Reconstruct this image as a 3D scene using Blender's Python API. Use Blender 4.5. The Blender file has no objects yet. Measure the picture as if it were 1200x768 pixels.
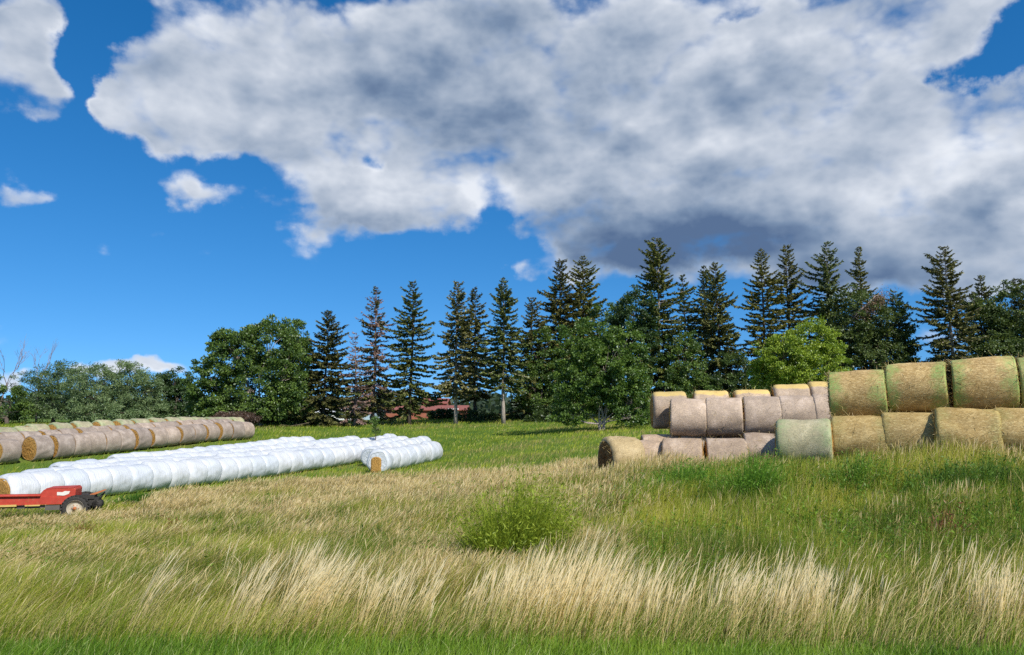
import bpy, math, random
import numpy as np
from mathutils import Vector

R = math.radians
scene = bpy.context.scene
COL = scene.collection
rng = np.random.default_rng(7)
random.seed(7)

# ------------------------------------------------------------------ camera model
ZC = 3.65
F = 26.0 / 36.0 * 1200.0
PITCH = math.atan((489 - 384) / F)
cp, sp = math.cos(PITCH), math.sin(PITCH)


def ray(px, py):
    dx, du = px - 600.0, 384.0 - py
    return np.array([dx, F * cp - du * sp, F * sp + du * cp])


def at(px, py, Y):
    d = ray(px, py)
    k = Y / d[1]
    return np.array([d[0] * k, Y, ZC + d[2] * k])


def azel(px, py):
    d = ray(px, py)
    d = d / np.linalg.norm(d)
    return math.atan2(d[0], d[1]), math.asin(d[2])


def xat(px, Y):
    return (px - 600.0) / (F * cp + 105 * sp) * Y


# ------------------------------------------------------------------ small helpers
def tag(o, label=None, cat=None, group=None, kind=None):
    if label: o['label'] = label
    if cat: o['category'] = cat
    if group: o['group'] = group
    if kind: o['kind'] = kind
    return o


def link(name, me, mat=None, parent=None):
    o = bpy.data.objects.new(name, me)
    COL.objects.link(o)
    if mat is not None and me is not None and not me.materials:
        me.materials.append(mat)
    if parent is not None:
        o.parent = parent
    return o


def empty(name, loc, rz=0.0):
    o = bpy.data.objects.new(name, None)
    o.empty_display_size = 0.2
    COL.objects.link(o)
    o.location = loc
    o.rotation_euler = (0, 0, rz)
    return o


def copy_tree(o, parent=None):
    c = o.copy()
    COL.objects.link(c)
    if parent is not None:
        c.parent = parent
    for ch in list(o.children):
        copy_tree(ch, c)
    return c


def mesh_np(name, V, Q, col=None, smooth=False):
    """V (n,3), Q list of equal-size polygons (m,k) ; col (n,3) optional point colours"""
    V = np.asarray(V, dtype=np.float32).reshape(-1, 3)
    Q = np.asarray(Q, dtype=np.int32)
    m, k = Q.shape
    me = bpy.data.meshes.new(name)
    me.vertices.add(len(V))
    me.vertices.foreach_set('co', V.ravel())
    me.loops.add(m * k)
    me.loops.foreach_set('vertex_index', Q.ravel())
    me.polygons.add(m)
    me.polygons.foreach_set('loop_start', np.arange(0, m * k, k, dtype=np.int32))
    if smooth:
        me.polygons.foreach_set('use_smooth', np.ones(m, dtype=bool))
    if col is not None:
        a = me.attributes.new('Col', 'FLOAT_COLOR', 'POINT')
        c4 = np.ones((len(V), 4), dtype=np.float32)
        c4[:, :3] = col
        a.data.foreach_set('color', c4.ravel())
    me.update(calc_edges=True)
    return me


class MB:
    """collects simple shapes (mixed polygons) into one mesh"""
    def __init__(s):
        s.v, s.f, s.sm = [], [], []

    def add(s, v, f, smooth=False):
        n = len(s.v)
        s.v += [tuple(map(float, p)) for p in v]
        s.f += [tuple(i + n for i in q) for q in f]
        s.sm += [smooth] * len(f)

    def box(s, c, d, rz=0.0):
        ca, sa = math.cos(rz), math.sin(rz)
        v = []
        for z in (-.5, .5):
            for (x, y) in ((-.5, -.5), (.5, -.5), (.5, .5), (-.5, .5)):
                X, Y = x * d[0], y * d[1]
                v.append((c[0] + X * ca - Y * sa, c[1] + X * sa + Y * ca, c[2] + z * d[2]))
        s.add(v, [(3, 2, 1, 0), (4, 5, 6, 7), (0, 1, 5, 4), (1, 2, 6, 5), (2, 3, 7, 6), (3, 0, 4, 7)])

    def tube(s, pts, rad, n=7, cap=True):
        pts = [Vector(p) for p in pts]
        rings = []
        for i, p in enumerate(pts):
            t = (pts[min(i + 1, len(pts) - 1)] - pts[max(i - 1, 0)]).normalized()
            a = t.cross(Vector((0.31, 0.17, 0.93)))
            if a.length < .05: a = t.cross(Vector((1, 0, 0)))
            a.normalize(); b = t.cross(a)
            r = rad[i] if hasattr(rad, '__len__') else rad
            rings.append([p + (a * math.cos(2 * math.pi * k / n) + b * math.sin(2 * math.pi * k / n)) * r for k in range(n)])
        v = [q for rg in rings for q in rg]
        f = []
        for i in range(len(rings) - 1):
            for k in range(n):
                f.append((i * n + k, i * n + (k + 1) % n, (i + 1) * n + (k + 1) % n, (i + 1) * n + k))
        if cap:
            f.append(tuple(range(n))[::-1]); f.append(tuple((len(rings) - 1) * n + k for k in range(n)))
        s.add(v, f, True)

    def lathe_y(s, c, prof, n=36):
        """profile [(radius, y)] turned round the Y axis through c"""
        v, f = [], []
        for (r, y) in prof:
            for k in range(n):
                a = 2 * math.pi * k / n
                v.append((c[0] + r * math.cos(a), c[1] + y, c[2] + r * math.sin(a)))
        for i in range(len(prof) - 1):
            for k in range(n):
                f.append((i * n + k, (i + 1) * n + k, (i + 1) * n + (k + 1) % n, i * n + (k + 1) % n))
        s.add(v, f, True)

    def prism(s, poly, y0, y1):
        """polygon in xz extruded along y"""
        n = len(poly)
        v = [(p[0], y0, p[1]) for p in poly] + [(p[0], y1, p[1]) for p in poly]
        f = [tuple(range(n)), tuple(range(2 * n - 1, n - 1, -1))]
        f += [(i, n + i, n + (i + 1) % n, (i + 1) % n) for i in range(n)]
        s.add(v, f)

    def build(s, name, mat, parent=None):
        me = bpy.data.meshes.new(name)
        me.from_pydata(s.v, [], s.f)
        me.polygons.foreach_set('use_smooth', s.sm)
        me.update()
        return link(name, me, mat, parent)


# ------------------------------------------------------------------ numpy noise
def _hash(ix, iy, seed):
    h = (ix.astype(np.int64) * 374761393 + iy.astype(np.int64) * 668265263 + seed * 974634777) & 0x7fffffff
    h = ((h ^ (h >> 13)) * 1274126177) & 0x7fffffff
    return ((h ^ (h >> 16)) & 0xffff) / 65535.0


def vnoise(x, y, seed=0):
    x = np.asarray(x, float); y = np.asarray(y, float)
    ix, iy = np.floor(x), np.floor(y)
    fx, fy = x - ix, y - iy
    fx = fx * fx * (3 - 2 * fx); fy = fy * fy * (3 - 2 * fy)
    a = _hash(ix, iy, seed); b = _hash(ix + 1, iy, seed); c = _hash(ix, iy + 1, seed); d = _hash(ix + 1, iy + 1, seed)
    return (a * (1 - fx) + b * fx) * (1 - fy) + (c * (1 - fx) + d * fx) * fy


def fbm(x, y, seed=0, o=3):
    s = 0; w = .5; t = 0
    for i in range(o):
        s = s + w * vnoise(x * 2 ** i, y * 2 ** i, seed + i); t += w; w *= .5
    return s / t


def sstep(a, b, x):
    t = np.clip((np.asarray(x, float) - a) / (b - a), 0, 1)
    return t * t * (3 - 2 * t)


# ------------------------------------------------------------------ terrain
CTRL = [
    (0, 0, 2.0), (-30, 0, 2.0), (30, 0, 2.0), (0, -20, 2.0), (-30, -20, 2), (30, -20, 2), (0, -60, 2), (-70, -40, 2), (70, -40, 2),
    (-30, 5, 1.15), (0, 5, 1.2), (30, 5, 1.3), (-30, 8.7, .95), (-7, 8.7, 1.02), (0, 8.7, 1.05), (7, 8.7, 1.02), (30, 8.7, 1.3),
    (-6, 11.5, .85), (0, 11.5, 1.0), (6, 11.5, 1.15), (-10, 16, .55), (0, 16, .95), (4, 15, 1.3), (8, 15, 1.85), (13, 14, 1.9), (24, 15, 2.2),
    (-12, 20, .32), (-20, 20, .2), (-35, 25, .3), (-5, 25, .6), (0, 30, .85), (-16, 27, .05), (-9, 33, .3),
    (3.5, 23, 1.65), (6, 23.5, 1.6), (8, 24, 1.8), (10, 19.5, 2.35), (13, 18.6, 2.35), (10, 26, 2.0), (20, 26, 2.5),
    (-21, 30.6, 0), (-16, 45, .1), (-12, 54, .35), (-8.2, 45, .35), (-5.5, 54, .66), (-6.5, 62, 1.0),
    (-28, 43, 1.05), (-21, 57, 1.75), (-32.6, 45, 1.6), (-26, 62, 2.3), (-45, 55, 2.0), (-30, 34, .45), (-45, 40, .9),
    (0, 40, 1.07), (0, 58, 1.9), (0, 85, 3.38), (7, 62, 2.5), (-12, 85, 3.0), (-30, 88, 2.95), (-60, 90, 2.9), (-100, 95, 2.9), (-90, 50, 1.5),
    (30, 80, 3.5), (20, 60, 3.1), (55, 90, 3.6), (100, 95, 3.4), (15, 35, 2.5), (30, 38, 2.8), (60, 50, 3.0), (90, 30, 2.6),
    (0, 110, 3.4), (-60, 120, 3.1), (60, 120, 3.4), (0, 150, 3.3), (-120, 150, 3.2), (120, 150, 3.3),
]
_C = np.array(CTRL, float)


def _phi(r):
    return np.where(r < 1e-9, 0, r * r * np.log(np.maximum(r, 1e-9)))


def _solve():
    P = _C[:, :2] / 50.0
    n = len(P)
    d = np.linalg.norm(P[:, None] - P[None], axis=2)
    A = np.zeros((n + 3, n + 3))
    A[:n, :n] = _phi(d) + np.eye(n) * 2e-4
    A[:n, n] = 1; A[:n, n + 1:] = P
    A[n, :n] = 1; A[n + 1:, :n] = P.T
    return np.linalg.solve(A, np.concatenate([_C[:, 2], np.zeros(3)]))


_W = _solve()


def ground(x, y):
    x = np.atleast_1d(np.asarray(x, float)); y = np.atleast_1d(np.asarray(y, float))
    out = np.empty(x.size)
    xf, yf = x.ravel(), y.ravel()
    for s in range(0, x.size, 20000):
        P = np.stack([xf[s:s + 20000], yf[s:s + 20000]], 1) / 50.0
        d = np.linalg.norm(P[:, None] - _C[None, :, :2] / 50.0, axis=2)
        z = _phi(d) @ _W[:-3] + _W[-3] + P @ _W[-2:]
        out[s:s + 20000] = z
    r = np.hypot(xf, yf)
    k = sstep(110, 170, r)
    out = out * (1 - k) + 3.1 * k
    out = np.clip(out, -0.3, 4.2)
    return out.reshape(x.shape)


def gz(x, y):
    return float(ground(x, y)[0])


# ------------------------------------------------------------------ materials
def new_mat(name):
    m = bpy.data.materials.new(name)
    m.use_nodes = True
    nt = m.node_tree
    nt.nodes.clear()
    return m, nt


def N(nt, t, **kw):
    n = nt.nodes.new(t)
    for k, v in kw.items():
        if k.startswith('i_'):
            key = k[2:]
            key = int(key) if key.isdigit() else key.replace('_', ' ')
            n.inputs[key].default_value = v
        else:
            setattr(n, k, v)
    return n


def L(nt, a, b):
    nt.links.new(a, b)


def ramp(nt, fac, stops, interp='LINEAR'):
    r = nt.nodes.new('ShaderNodeValToRGB')
    r.color_ramp.interpolation = interp
    e = r.color_ramp.elements
    while len(e) < len(stops): e.new(0.5)
    for i, (p, c) in enumerate(stops):
        e[i].position = p
        e[i].color = (*c, 1) if len(c) == 3 else c
    L(nt, fac, r.inputs[0])
    return r.outputs[0]


def noise(nt, vec, scale, detail=4, rough=.55, out='Fac', dist=0.0):
    n = N(nt, 'ShaderNodeTexNoise')
    n.inputs['Scale'].default_value = scale
    n.inputs['Detail'].default_value = detail
    n.inputs['Roughness'].default_value = rough
    n.inputs['Distortion'].default_value = dist
    if vec is not None: L(nt, vec, n.inputs['Vector'])
    return n.outputs[out]


def mapping(nt, vec, scale):
    m = N(nt, 'ShaderNodeMapping')
    m.inputs['Scale'].default_value = scale
    L(nt, vec, m.inputs['Vector'])
    return m.outputs[0]


def mixc(nt, fac, a, b, mode='MIX'):
    m = N(nt, 'ShaderNodeMix', data_type='RGBA', blend_type=mode)
    for s, v in ((m.inputs[0], fac), (m.inputs[6], a), (m.inputs[7], b)):
        if hasattr(v, 'is_linked'): L(nt, v, s)
        else: s.default_value = v if isinstance(v, (int, float)) else (*v, 1)
    return m.outputs[2]


def mth(nt, op, a, b=None, c=None, clamp=False):
    m = N(nt, 'ShaderNodeMath', operation=op, use_clamp=clamp)
    for i, v in enumerate((a, b, c)):
        if v is None: continue
        if hasattr(v, 'is_linked'): L(nt, v, m.inputs[i])
        else: m.inputs[i].default_value = v
    return m.outputs[0]


def mrange(nt, v, a, b, c=0., d=1., smooth=True):
    m = N(nt, 'ShaderNodeMapRange', interpolation_type='SMOOTHSTEP' if smooth else 'LINEAR')
    L(nt, v, m.inputs[0])
    for i, x in zip((1, 2, 3, 4), (a, b, c, d)): m.inputs[i].default_value = x
    return m.outputs[0]


def principled(nt, col, rough=.8, spec=.3, bump=None, bstr=.3, bdist=.01, extra=None):
    p = N(nt, 'ShaderNodeBsdfPrincipled')
    if hasattr(col, 'is_linked'): L(nt, col, p.inputs['Base Color'])
    else: p.inputs['Base Color'].default_value = (*col, 1)
    if hasattr(rough, 'is_linked'): L(nt, rough, p.inputs['Roughness'])
    else: p.inputs['Roughness'].default_value = rough
    p.inputs['Specular IOR Level'].default_value = spec
    if bump is not None:
        b = N(nt, 'ShaderNodeBump')
        b.inputs['Strength'].default_value = bstr
        b.inputs['Distance'].default_value = bdist
        L(nt, bump, b.inputs['Height'])
        L(nt, b.outputs[0], p.inputs['Normal'])
    o = N(nt, 'ShaderNodeOutputMaterial')
    L(nt, p.outputs[0], o.inputs[0])
    return p


def leaf_mat(name, transl=.35, gloss=.12, tint=(1, 1, 1)):
    m, nt = new_mat(name)
    a = N(nt, 'ShaderNodeAttribute', attribute_name='Col')
    c = mixc(nt, 1.0, a.outputs['Color'], tint, 'MULTIPLY')
    d = N(nt, 'ShaderNodeBsdfDiffuse'); L(nt, c, d.inputs[0])
    t = N(nt, 'ShaderNodeBsdfTranslucent')
    c2 = mixc(nt, 1.0, c, (1.15, 1.1, .6), 'MULTIPLY')
    L(nt, c2, t.inputs[0])
    mx = N(nt, 'ShaderNodeMixShader'); mx.inputs[0].default_value = transl
    L(nt, d.outputs[0], mx.inputs[1]); L(nt, t.outputs[0], mx.inputs[2])
    g = N(nt, 'ShaderNodeBsdfGlossy'); g.inputs['Roughness'].default_value = .45
    g.inputs[0].default_value = (.8, .85, .9, 1)
    m2 = N(nt, 'ShaderNodeMixShader'); m2.inputs[0].default_value = gloss * .35
    L(nt, mx.outputs[0], m2.inputs[1]); L(nt, g.outputs[0], m2.inputs[2])
    o = N(nt, 'ShaderNodeOutputMaterial')
    L(nt, m2.outputs[0], o.inputs[0])
    return m


def objrand(nt):
    return N(nt, 'ShaderNodeObjectInfo').outputs['Random']


def objco(nt):
    return N(nt, 'ShaderNodeTexCoord').outputs['Object']


M = {}
M['grass'] = leaf_mat('grass_blades', .42, .03)
M['needles'] = leaf_mat('conifer_needles', .15, .06)
M['leaves'] = leaf_mat('broad_leaves', .32, .10)
M['silver'] = leaf_mat('willow_leaves', .28, .08)


def bark(name, a, b):
    m, nt = new_mat(name)
    co = N(nt, 'ShaderNodeTexCoord').outputs['Object']
    n = noise(nt, mapping(nt, co, (6, 6, 1.5)), 2.0, 6, .65)
    c = ramp(nt, n, [(.3, a), (.7, b)])
    principled(nt, c, .9, .15, n, .6, .05)
    return m


M['bark_pale'] = bark('pale_bark', (.16, .13, .11), (.46, .40, .35))
M['bark_dark'] = bark('dark_bark', (.05, .04, .035), (.15, .12, .10))
M['bark_dead'] = bark('dead_bark', (.20, .14, .13), (.34, .27, .26))


def mat_ground():
    m, nt = new_mat('field_ground')
    g = N(nt, 'ShaderNodeNewGeometry').outputs['Position']
    n1 = noise(nt, g, .12, 5, .6)
    n2 = noise(nt, g, 2.2, 5, .65)
    n3 = noise(nt, g, 25, 3, .6)
    sx = N(nt, 'ShaderNodeSeparateXYZ'); L(nt, g, sx.inputs[0])
    far = mrange(nt, sx.outputs[1], 26, 36)
    nearc = ramp(nt, n2, [(.3, (.06, .07, .025)), (.55, (.12, .105, .05)), (.75, (.2, .16, .085))])
    farc = ramp(nt, n1, [(.3, (.07, .135, .02)), (.55, (.11, .175, .028)), (.7, (.17, .17, .05))])
    c = mixc(nt, far, nearc, farc)
    c = mixc(nt, mrange(nt, n3, .35, .65, 0, .35), c, (.04, .06, .015))
    principled(nt, c, .95, .1, n3, .6, .05)
    return m


M['ground'] = mat_ground()


def mat_white():
    m, nt = new_mat('white_bale_plastic')
    co = objco(nt)
    r = objrand(nt)
    # creases run round the bale: stretch noise across the axis
    w = noise(nt, mapping(nt, co, (14, 1.6, 1.6)), 1.4, 5, .6, dist=.4)
    w2 = noise(nt, mapping(nt, co, (5, 2, 2)), 1.2, 3, .5)
    dirt = noise(nt, co, 2.2, 6, .65)
    c = mixc(nt, mrange(nt, dirt, .5, .75, 0, .5), (.55, .565, .585), (.36, .355, .33))
    sz = N(nt, 'ShaderNodeSeparateXYZ'); L(nt, co, sz.inputs[0])
    splash = mth(nt, 'MULTIPLY', mrange(nt, sz.outputs[2], .0, .42, .75, 0), mrange(nt, noise(nt, co, 5, 4), .3, .65))
    c = mixc(nt, splash, c, (.36, .35, .29))
    tint = mixc(nt, r, (.88, .92, .97), (1., 1., 1.))
    c = mixc(nt, 1.0, c, tint, 'MULTIPLY')
    h = mth(nt, 'ADD', w, mth(nt, 'MULTIPLY', w2, .8))
    principled(nt, c, .36, .5, h, .6, .05)
    return m


M['white'] = mat_white()


def mat_net(name, base_a, base_b, streak, top=None, green=None, gk=1.0):
    """netting wound round a bale: fine lines round the axis, blotches of weathering"""
    m, nt = new_mat(name)
    co = objco(nt)
    r = objrand(nt)
    off = N(nt, 'ShaderNodeVectorMath', operation='ADD')
    L(nt, co, off.inputs[0])
    cmb = N(nt, 'ShaderNodeCombineXYZ')
    k = mth(nt, 'MULTIPLY', r, 40.0)
    L(nt, k, cmb.inputs[0]); L(nt, k, cmb.inputs[1])
    L(nt, cmb.outputs[0], off.inputs[1])
    cr = off.outputs[0]
    n1 = noise(nt, cr, 2.2, 5, .6)
    fib = noise(nt, mapping(nt, cr, (7, 26, 26)), 1.5, 5, .7)
    fine = noise(nt, mapping(nt, cr, (30, 60, 60)), 1.0, 4, .7)
    c = ramp(nt, n1, [(.36, tuple(x * .8 for x in base_a)), (.5, base_a), (.64, base_b)])
    c = mixc(nt, mrange(nt, fib, .46, .68, 0, .8), c, streak)
    c = mixc(nt, mrange(nt, fine, .46, .68, 0, .75), c, tuple(x * .33 for x in base_a))
    # darker wound bands
    band = noise(nt, mapping(nt, cr, (9, .25, .25)), 1.0, 4, .6)
    c = mixc(nt, mrange(nt, band, .5, .7, 0, .3), c, tuple(x * .6 for x in base_b))
    sx = N(nt, 'ShaderNodeSeparateXYZ'); L(nt, co, sx.inputs[0])
    if green:
        ends = mth(nt, 'ABSOLUTE', sx.outputs[0])
        e = mth(nt, 'ADD', ends, mth(nt, 'MULTIPLY', mth(nt, 'SUBTRACT', noise(nt, cr, 3.2, 6, .7), .5), 1.25))
        gm = mrange(nt, e, .22, .72, .0, 1.1)
        thread = noise(nt, mapping(nt, cr, (55, 5, 5)), 1.0, 3, .7)
        gm = mth(nt, 'MULTIPLY', gm, mrange(nt, fib, .36, .58, .3, 1.))
        gm = mth(nt, 'MULTIPLY', gm, mrange(nt, thread, .38, .56, .5 * gk, gk))
        gm = mth(nt, 'MULTIPLY', gm, mrange(nt, fine, .36, .62, 1., .6))
        c = mixc(nt, gm, c, green)
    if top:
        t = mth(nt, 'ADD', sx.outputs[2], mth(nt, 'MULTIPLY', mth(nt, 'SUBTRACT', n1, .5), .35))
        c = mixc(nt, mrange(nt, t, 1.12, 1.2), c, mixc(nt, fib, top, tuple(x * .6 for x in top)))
    tint = mixc(nt, r, (.80, .80, .82), (1.12, 1.08, 1.04))
    c = mixc(nt, 1.0, c, tint, 'MULTIPLY')
    h = mth(nt, 'ADD', mth(nt, 'MULTIPLY', fib, .7), mth(nt, 'MULTIPLY', fine, .5))
    principled(nt, c, .62, .35, h, .7, .02)
    return m


M['net_brown'] = mat_net('weathered_brown_net', (.37, .28, .205), (.53, .425, .33), (.54, .41, .26))
M['net_dull'] = mat_net('dull_brown_grey_net', (.33, .27, .225), (.46, .39, .335), (.46, .37, .27))
M['net_grey'] = mat_net('weathered_grey_net', (.47, .37, .285), (.64, .52, .42), (.60, .47, .32))
M['net_gold'] = mat_net('straw_gold_net', (.42, .285, .095), (.60, .44, .18), (.76, .60, .29), green=(.22, .30, .08), gk=.45)
M['net_green'] = mat_net('green_edge_net', (.40, .27, .10), (.58, .42, .18), (.78, .62, .32), green=(.15, .34, .075))
M['net_tan'] = mat_net('pale_tan_net', (.42, .32, .16), (.50, .40, .22), (.56, .45, .24))
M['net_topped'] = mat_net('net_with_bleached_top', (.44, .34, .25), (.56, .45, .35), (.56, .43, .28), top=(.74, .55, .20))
M['net_sage'] = mat_net('sage_green_net', (.36, .34, .215), (.50, .465, .32), (.50, .44, .27), green=(.21, .31, .14))


def mat_hay(name, a, b, c3):
    m, nt = new_mat(name)
    co = objco(nt)
    sx = N(nt, 'ShaderNodeSeparateXYZ'); L(nt, co, sx.inputs[0])
    # wound rings round the bale core
    cy = mth(nt, 'POWER', sx.outputs[1], 2.0)
    cz = mth(nt, 'POWER', mth(nt, 'SUBTRACT', sx.outputs[2], .66), 2.0)
    rad = mth(nt, 'SQRT', mth(nt, 'ADD', cy, cz))
    rings = N(nt, 'ShaderNodeTexNoise', noise_dimensions='1D')
    rings.inputs['Scale'].default_value = 22; rings.inputs['Detail'].default_value = 3
    L(nt, mth(nt, 'ADD', rad, mth(nt, 'MULTIPLY', noise(nt, co, 4, 3), .12)), rings.inputs['W'])
    n1 = noise(nt, co, 9, 6, .7)
    n2 = noise(nt, mapping(nt, co, (20, 40, 40)), 1.3, 5, .7)
    mixv = mth(nt, 'ADD', mth(nt, 'MULTIPLY', n1, .5), mth(nt, 'MULTIPLY', rings.outputs[0], .5))
    c = ramp(nt, mixv, [(.33, a), (.5, b), (.68, c3)])
    c = mixc(nt, mrange(nt, n2, .5, .8, 0, .7), c, tuple(x * .3 for x in a))
    principled(nt, c, .9, .1, mixv, 1.0, .06)
    return m


M['hay'] = mat_hay('hay_end', (.17, .09, .025), (.40, .22, .06), (.52, .33, .11))
M['hay_dark'] = mat_hay('dark_hay_end', (.08, .04, .018), (.19, .10, .04), (.30, .17, .07))  # darker brown hay ends for the green edged upper bales and tan bale
M['straw'] = leaf_mat('loose_straw', .3, .1)


def flat(name, col, rough=.5, spec=.4, var=.25, scale=6, worn=None, bump=.1):
    m, nt = new_mat(name)
    co = objco(nt)
    n = noise(nt, co, scale, 6, .65)
    c = mixc(nt, mrange(nt, n, .35, .7, 0, var), col, tuple(x * .5 for x in col))
    if worn:
        n2 = noise(nt, co, scale * 1.7, 6, .7)
        c = mixc(nt, mrange(nt, n2, .55, .68, 0, .75), c, worn)
    principled(nt, c, rough, spec, n, bump, .01)
    return m


M['red'] = flat('faded_red_paint', (.44, .05, .03), .6, .35, .4, 6, (.32, .13, .07))
M['orange'] = flat('rusty_orange_paint', (.45, .15, .05), .6, .3, .4, 7, (.25, .10, .04))
M['rubber'] = flat('dark_rubber', (.04, .038, .036), .85, .2, .3, 12, (.13, .115, .095))
M['cream'] = flat('cream_paint', (.46, .41, .32), .65, .3, .4, 10, (.36, .24, .13))
M['steel'] = flat('dull_steel', (.11, .10, .09), .6, .4, .3, 9)
M['decal'] = flat('white_decal', (.68, .66, .60), .5, .4, .15, 20, (.36, .33, .24))
M['yellow'] = flat('yellow_straw_strip', (.55, .40, .13), .7, .2, .3, 14)
M['barn_red'] = flat('red_barn_boards', (.33, .12, .08), .8, .2, .3, 1.5, (.30, .12, .08))
M['barn_roof'] = flat('red_barn_roof', (.27, .09, .065), .6, .3, .3, 1.2)
M['shed_white'] = flat('white_shed_sheet', (.70, .72, .74), .5, .4, .2, 1)
M['shed_blue'] = flat('blue_grey_sheet', (.38, .50, .62), .5, .4, .2, 1)
M['shed_roof'] = flat('grey_shed_roof', (.45, .47, .5), .5, .4, .2, 1)
M['glass'] = flat('dark_window_glass', (.03, .04, .05), .1, .6, .1, 3)

# ------------------------------------------------------------------ ground sheet
def make_ground():
    def axis(lo, hi, step, far, m):
        core = list(np.arange(lo, hi + .01, step))
        g = [hi + (far - hi) * (i / m) ** 2.4 for i in range(1, m + 1)]
        h = [lo - (far + lo) * (i / m) ** 2.4 for i in range(1, m + 1)]
        return np.array(h[::-1] + core + g)
    xs = axis(-70, 70, 1.0, 3000, 22)
    ys = axis(-12, 112, 1.0, 3000, 22)
    X, Y = np.meshgrid(xs, ys)
    Z = ground(X, Y)
    Z = Z + (fbm(X * .5, Y * .5, 3) - .5) * .10 * (np.hypot(X, Y) < 130)
    V = np.stack([X, Y, Z], 2).reshape(-1, 3)
    nx, ny = len(xs), len(ys)
    i = np.arange(nx * ny).reshape(ny, nx)
    Q = np.stack([i[:-1, :-1], i[:-1, 1:], i[1:, 1:], i[1:, :-1]], 2).reshape(-1, 4)
    o = link('ground', mesh_np('ground', V, Q, smooth=True), M['ground'])
    tag(o, kind='structure')


make_ground()

# ------------------------------------------------------------------ grass
WIND = np.array([1.0, 0.12])


def blades(base, h, lean, width, levels, wprof, cols, yaw_dir, bend=1.8, face=None):
    """strips of quads. base (n,3), h (n,), lean (n,) horizontal travel / h, yaw_dir (n,2) lean direction,
    levels (k,), wprof (k,), cols (n,k,3)"""
    n = len(base); k = len(levels)
    t = np.asarray(levels)[None, :]
    hor = (h * lean)[:, None] * t ** bend
    up = h[:, None] * (t - .22 * np.clip(lean, 0, 1.4)[:, None] * t ** 2.2)
    c = np.empty((n, k, 3))
    c[:, :, 0] = base[:, 0:1] + hor * yaw_dir[:, 0:1]
    c[:, :, 1] = base[:, 1:2] + hor * yaw_dir[:, 1:2]
    c[:, :, 2] = base[:, 2:3] + up
    if face is None:
        face = rng.uniform(-1.1, 1.1, n)
    sx, sy = np.cos(face), np.sin(face)
    side = np.stack([sx, sy, np.zeros(n)], 1)[:, None, :]
    w = width[:, None] * np.asarray(wprof)[None, :] * .5
    A = c - side * w[:, :, None]; B = c + side * w[:, :, None]
    V = np.stack([A, B], 2).reshape(n, k * 2, 3)
    C = np.repeat(cols[:, :, None, :], 2, axis=2).reshape(n, k * 2, 3)
    q = np.array([[2 * j, 2 * j + 1, 2 * j + 3, 2 * j + 2] for j in range(k - 1)])
    Q = (np.arange(n)[:, None, None] * (2 * k) + q[None]).reshape(-1, 4)
    return V.reshape(-1, 3), Q, C.reshape(-1, 3)


def join(parts):
    V, Q, C, o = [], [], [], 0
    for v, q, c in parts:
        V.append(v); Q.append(q + o); C.append(c); o += len(v)
    return np.concatenate(V), np.concatenate(Q), np.concatenate(C)


def sample(n, y0, y1, p, umax=.84):
    """n points over the wedge in front of the camera, area density ~ Y**-p"""
    e = 2 - p
    Y = (y0 ** e + rng.random(n) * (y1 ** e - y0 ** e)) ** (1 / e)
    X = rng.uniform(-umax, umax, n) * (Y + 3.0)
    return X, Y


def pxof(X, Y):
    return 600 + 873.0 * X / Y


def lerpc(a, b, t):
    return np.asarray(a)[None, :] * (1 - t[:, None]) + np.asarray(b)[None, :] * t[:, None]


def jitter_dir(n, s):
    a = rng.normal(0, s, n) + math.atan2(WIND[1], WIND[0])
    return np.stack([np.cos(a), np.sin(a)], 1)


GREEN_D, GREEN_M, GREEN_Y = (.085, .145, .02), (.23, .30, .035), (.42, .42, .06)
TAN, STRAW, BEIGE, PURP = (.58, .45, .19), (.76, .60, .30), (.88, .75, .48), (.52, .37, .22)

# things that stand on the field: no grass grows through them  (x, y, radius)
KEEP_OUT = []


def blocked(X, Y, grow=0.0):
    m = np.zeros(len(X), bool)
    for (ax, ay, bx, by, r) in KEEP_OUT:
        dx, dy = bx - ax, by - ay
        ll = dx * dx + dy * dy
        t = np.clip(((X - ax) * dx + (Y - ay) * dy) / max(ll, 1e-6), 0, 1)
        d = np.hypot(X - ax - t * dx, Y - ay - t * dy)
        m |= d < r + grow
    return m


def green_cols(n, X, Y, k, seed, dry=0.0):
    f = fbm(X * .6, Y * .6, seed)
    t = np.clip(f * 1.4 - .2 + rng.normal(0, .2, n), 0, 1)
    c = lerpc(GREEN_D, GREEN_M, np.clip(t * 2, 0, 1))
    c = c * (1 - np.clip(t * 2 - 1, 0, 1))[:, None] + np.asarray(GREEN_Y) * np.clip(t * 2 - 1, 0, 1)[:, None]
    d = (rng.random(n) < dry)
    c[d] = lerpc(TAN, STRAW, rng.random(d.sum()))
    out = np.repeat(c[:, None, :], k, 1)
    return out * np.linspace(.85, 1.12, k)[None, :, None]


def kites(P, D, S, ln, w, C):
    """leaf-like kites: base P, along D (unit), side S (unit)"""
    mid = P + D * (ln * .55)[:, None]
    V = np.stack([P, mid + S * (w * .5)[:, None], P + D * ln[:, None], mid - S * (w * .5)[:, None]], 1).reshape(-1, 3)
    n = len(P)
    return V, np.arange(4 * n).reshape(-1, 4), np.repeat(C, 4, 0)


def unit(a):
    return a / (np.linalg.norm(a, axis=-1, keepdims=True) + 1e-9)


LV4 = [0, .35, .7, 1.0]


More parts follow.
